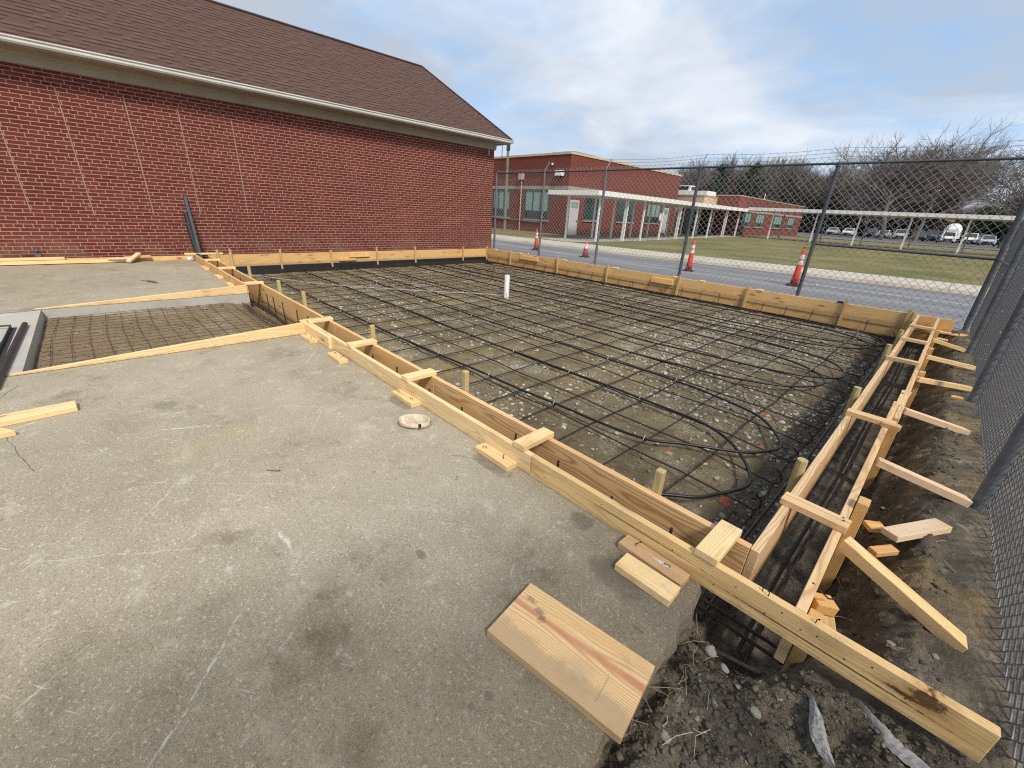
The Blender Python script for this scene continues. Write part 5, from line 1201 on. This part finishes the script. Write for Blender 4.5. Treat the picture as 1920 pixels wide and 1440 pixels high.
m = MB(); m.box(-3.5, -2.1, 109.02, 109.15, 1.9, 2.55); m.build('windscreen', M_cglass, lo)
for s in (-1, 1):
    m = MB(); m.tube([(-2.8+s*1.0, 110.2, .85), (-2.8+s*1.22, 110.2, .85)], .48, 18); m.tube([(-2.8+s*1.0, 113.9, .85), (-2.8+s*1.22, 113.9, .85)], .48, 18); m.build('wheels', M_ctyre, lo)
bt = thing('boat_trailer', 'cream tarpaulin-covered trailer behind the cars at the right', 'trailer', (.9, 112, .37))
m = MB(); m.prism([(-.5, 1.0), (2.0, 1.15), (2.3, 2.1), (.9, 2.0), (-.2, 1.3)], 111.2, 113.4); m.build('tarpaulin', plain('cream_tarp', (.62, .58, .36), .7), bt)
m = MB(); m.tube([(.2, 112, .7), (.4, 112, .7)], .33, 14); m.tube([(1.6, 112, .7), (1.8, 112, .7)], .33, 14); m.box(-.6, 2.1, 111.6, 113, .72, 1.0); m.build('chassis', M_rubber, bt)
ys_ = thing('yellow_sign', 'yellow sign on a thin post behind the parked cars', 'sign', (-2.9, 90, .37))
m = MB(); m.tube([(-2.9, 90.05, .3), (-2.9, 90.05, 4.1)], .05, 8); m.build('post', M_galv, ys_)
m = MB(); m.add([(-3.6, 90, 3.55), (-2.5, 90, 3.35), (-2.35, 90, 4.25), (-3.2, 90, 4.3), (-3.6, 90.06, 3.55), (-2.5, 90.06, 3.35), (-2.35, 90.06, 4.25), (-3.2, 90.06, 4.3)], [(0, 1, 2, 3), (7, 6, 5, 4), (0, 4, 5, 1), (1, 5, 6, 2), (2, 6, 7, 3), (3, 7, 4, 0)]); m.build('plate', M_yel, ys_)
m = MB(); 
for k in range(2): m.box(-3.35+.1*k, -2.45, 89.985, 89.995, 3.62+.30*k, 3.72+.30*k)
m.build('stripe', M_rubber, ys_)

# ------------------------------------------------------------------ trees
def bare_tree(seed, H, spread, rmin=.018, dens=1.0, upright=.35, trunk=.30, r0=.25, wind=(0, 0), wide=1.0, levels=4):
    rng = random.Random(seed); segs = []
    def grow(p, d, L, r, lv):
        n = 5 if lv < 2 else 4 if lv < 3 else 3; pts = [p]; q = p.copy(); dd = d.copy()
        for i in range(n):
            dd = (dd+Vector((rng.gauss(0, .15)+wind[0], rng.gauss(0, .15)+wind[1], rng.gauss(.03, .08)+upright*.16*(lv > 0)))).normalized()
            q = q+dd*(L/n); pts.append(q.copy())
        segs.append((lv, pts, r, r*.5))
        if lv >= levels: return
        k = int((7, 6, 5, 5)[lv]*dens*rng.uniform(.75, 1.25)+.5)
        for j in range(k):
            t = rng.uniform(.35 if lv == 0 else .15, 1.0); f = t*n; i = min(n-1, int(f)); b = pts[i].lerp(pts[i+1], f-i)
            ax = Matrix.Rotation(rng.uniform(0, 6.28), 3, dd) @ dd.orthogonal().normalized()
            nd = (dd*rng.uniform(.55, .95)+ax*rng.uniform(.5, 1.0)*spread).normalized()
            grow(b, nd, L*rng.uniform(.42, .74), r*rng.uniform(.35, .55), lv+1)
        grow(pts[-1], dd, L*.6, r*.5, lv+1)
    grow(Vector((0, 0, -.3)), Vector((rng.gauss(0, .05), rng.gauss(0, .05), 1)).normalized(), H*trunk, r0, 0)
    s = H/max(p.z for g in segs for p in g[1]); tk, tw = MB(), MB()
    for lv, pts, ra, rb in segs:
        pts = [Vector((p.x*s*wide, p.y*s*wide, p.z*s)) for p in pts]
        (tk if lv <= 1 else tw).tube(pts, max(ra, rmin), 7 if lv == 0 else 5 if lv == 1 else 3, cap=False, r2=max(rb, rmin*.6))
    return tk, tw
def tree_thing(name, lab, p, meshes, group=None, sc=1.0, rz=0.0, sx=1.0):
    t = thing(name, lab, 'tree', p, group, rz); t.scale = (sc*sx, sc*sx, sc)
    M = Matrix.Translation(p) @ Matrix.Rotation(rz, 4, 'Z') @ Matrix.Diagonal((sc*sx, sc*sx, sc, 1))
    t.matrix_basis = M
    for nme, me in meshes: place(nme, me, t, mat=M)
    return t
protos = []
for i in range(4):
    tk, tw = bare_tree(100+i, 14.2, .72, .020, 1.25, .42, .40, .17)
    protos.append([('trunk', tk.mesh('trunk', M_bark)), ('crown', tw.mesh('crown', M_twigb if i == 2 else M_twig))])
rng = random.Random(12)
for k in range(62):
    y = rng.uniform(114, 150); x = rng.uniform(-58, -5.5)*(y/120) if k < 52 else rng.uniform(-12, 9)
    if -4 < x < 6 and y < 140: y += 30
    sc = rng.uniform(.92, 1.28)*(y/116)**.6*(1.0 if x < -4 else .45)
    tree_thing('bare_tree', 'bare grey-brown tree in the dense wood behind the car park', (x, y, .3), protos[k % 4], 'trees of the wood behind the car park', sc, rng.uniform(0, 6.28), rng.uniform(.9, 1.25))
tk, tw = bare_tree(7, 15.6, .95, .011, 1.4, .42, .30, .30, (.03, 0), 1.12)
tree_thing('bare_tree', 'large spreading bare tree rising above the fence in front of the parked cars', (-9.6, 86, .37), [('trunk', tk.mesh('trunk', M_bark)), ('crown', tw.mesh('crown', M_twigb))], None, 1.0, 2.0, 1.22)
tk, tw = bare_tree(9, 15.6, .90, .011, 1.35, .42, .34, .26, (.05, 0), 1.0)
tree_thing('bare_tree', 'large bare tree right of the biggest one with twigs swept to the right', (-6.1, 92, .37), [('trunk', tk.mesh('trunk', M_bark)), ('crown', tw.mesh('crown', M_twigb))], None, 1.05, .6, 1.1)
tk, tw = bare_tree(23, 13.5, .95, .016, 1.2, .15, .40, .28, (-.03, 0))
tree_thing('bare_tree', 'dark bare tree with arching branches at the right picture edge', (2.6, 80, .37), [('trunk', tk.mesh('trunk', M_bark)), ('crown', tw.mesh('crown', M_twig))], None, 1.0, 1.0, 1.1)
def needle_crown(seed, H, R0, z0, n, leaf, shape):
    rs = np.random.RandomState(seed); m = MB()
    cl = []
    for k in range(70):
        u = rs.rand(); z = z0+(H-z0)*u; rr = R0*shape(u)*(.35+.65*rs.rand()); a = rs.rand()*6.28
        cl.append((rr*math.cos(a), rr*math.sin(a), z, R0*(.18+.22*rs.rand())))
    for k in range(n):
        cx, cy, cz, cr = cl[rs.randint(len(cl))]
        d = rs.randn(3); d /= np.linalg.norm(d); p = np.array((cx, cy, cz))+d*cr*rs.rand()**.5*np.array((1, 1, .6))
        a = rs.randn(3); a /= np.linalg.norm(a); b = np.cross(a, rs.randn(3)); b /= np.linalg.norm(b)
        s = leaf*(.6+.8*rs.rand()); m.add([p-a*s, p+b*s*.3, p+a*s, p-b*s*.3], [(0, 1, 2, 3)])
    return m
ptk = MB(); ptk.tube([(0, 0, -.3), (.1, 0, 6), (0, .1, 12.5)], .22, 8, r2=.05)
for a in range(9): ptk.tube([(0, 0, 6+.7*a), (1.3*math.cos(a*2.4), 1.3*math.sin(a*2.4), 6.6+.7*a)], .05, 5, r2=.02)
pine_t = ptk.mesh('trunk', M_bark)
sh = lambda u: max(.12, math.sin(math.pi*(.15+.8*u)))
pc = needle_crown(3, 13, 2.1, 6.5, 3600, .22, sh).mesh('crown', M_needle)
for x, y, sc, lab in ((-44.5, 108, 1.03, 'green pine standing above the wood left of the second fence post'), (-38.5, 112, 1.06, 'broad green pine crown in the middle of the wood top')):
    tree_thing('pine_tree', lab, (x, y, .3), [('trunk', pine_t), ('crown', pc)], 'pines in the wood', sc, rng.uniform(0, 6), 1.0)
etk = MB(); etk.tube([(0, 0, -.3), (0, 0, 4.5)], .16, 7, r2=.05)
ec = needle_crown(8, 5.6, 3.0, .6, 7000, .22, lambda u: max(.2, math.sin(math.pi*(.25+.72*u))))
tree_thing('evergreen_tree', 'low dark evergreen tree behind the cars at the fence corner', (3.4, 116, .35), [('trunk', etk.mesh('trunk', M_bark)), ('crown', ec.mesh('crown', M_needle))], None, 1.35, 0, 1.5)
# undergrowth that closes the wood: one uncountable mass of thin stems and dead leaves
rs = np.random.RandomState(77); N = 70000
x = -85+rs.rand(N)*110; y = 118+rs.rand(N)*30; hh = 12.0*rs.rand(N)**1.7*np.where(x < -4, 1, .45)
V = []; a = rs.randn(N, 3)*np.array((.35, .35, .9)); a /= np.linalg.norm(a, axis=1)[:, None]; b = np.cross(a, rs.randn(N, 3)); b /= np.linalg.norm(b, axis=1)[:, None]
Ls = .5+1.1*rs.rand(N); ws = .035+.16*rs.rand(N)*(rs.rand(N) < .35)
P = np.stack([x, y, .2+hh], -1); A = a*Ls[:, None]; B = b*ws[:, None]
V = np.stack([P-A, P+B, P+A, P-B], 1).reshape(-1, 3); F = np.arange(4*N).reshape(-1, 4)
tag(place('undergrowth', np_mesh('undergrowth', V, F, M_under)), 'dead undergrowth filling the wood behind the car park', 'undergrowth', kind='stuff')

# dry stalks and splinters caught at the broken slab edge: uncountable
rs = np.random.RandomState(91); m = MB()
for k in range(70):
    y = rs.uniform(.4, 1.6); x = float(edge_x(y))+abs(rs.normal(.03, .09)); 
    if k > 45: x, y = rs.uniform(.05, .45), rs.uniform(1.9, 6)
    z = float(ground_z(np.array([x]), np.array([y]))[0]); a = rs.uniform(0, 6.28); L = rs.uniform(.03, .13)
    d = Vector((math.cos(a), math.sin(a), 0)); n = Vector((-d.y, d.x, 0))*rs.normal(0, .25)
    p = Vector((x, y, z+.008))
    m.tube([p, p+d*L*.5+n*L*.5+Vector((0, 0, rs.uniform(.0, .02))), p+d*L], .0011, 3, cap=False)
tag(m.build('dry_stalks', plain('dry_straw', (.40, .33, .21), .9)), 'dry stalks and splinters caught along the broken slab edge', 'straw', kind='stuff')
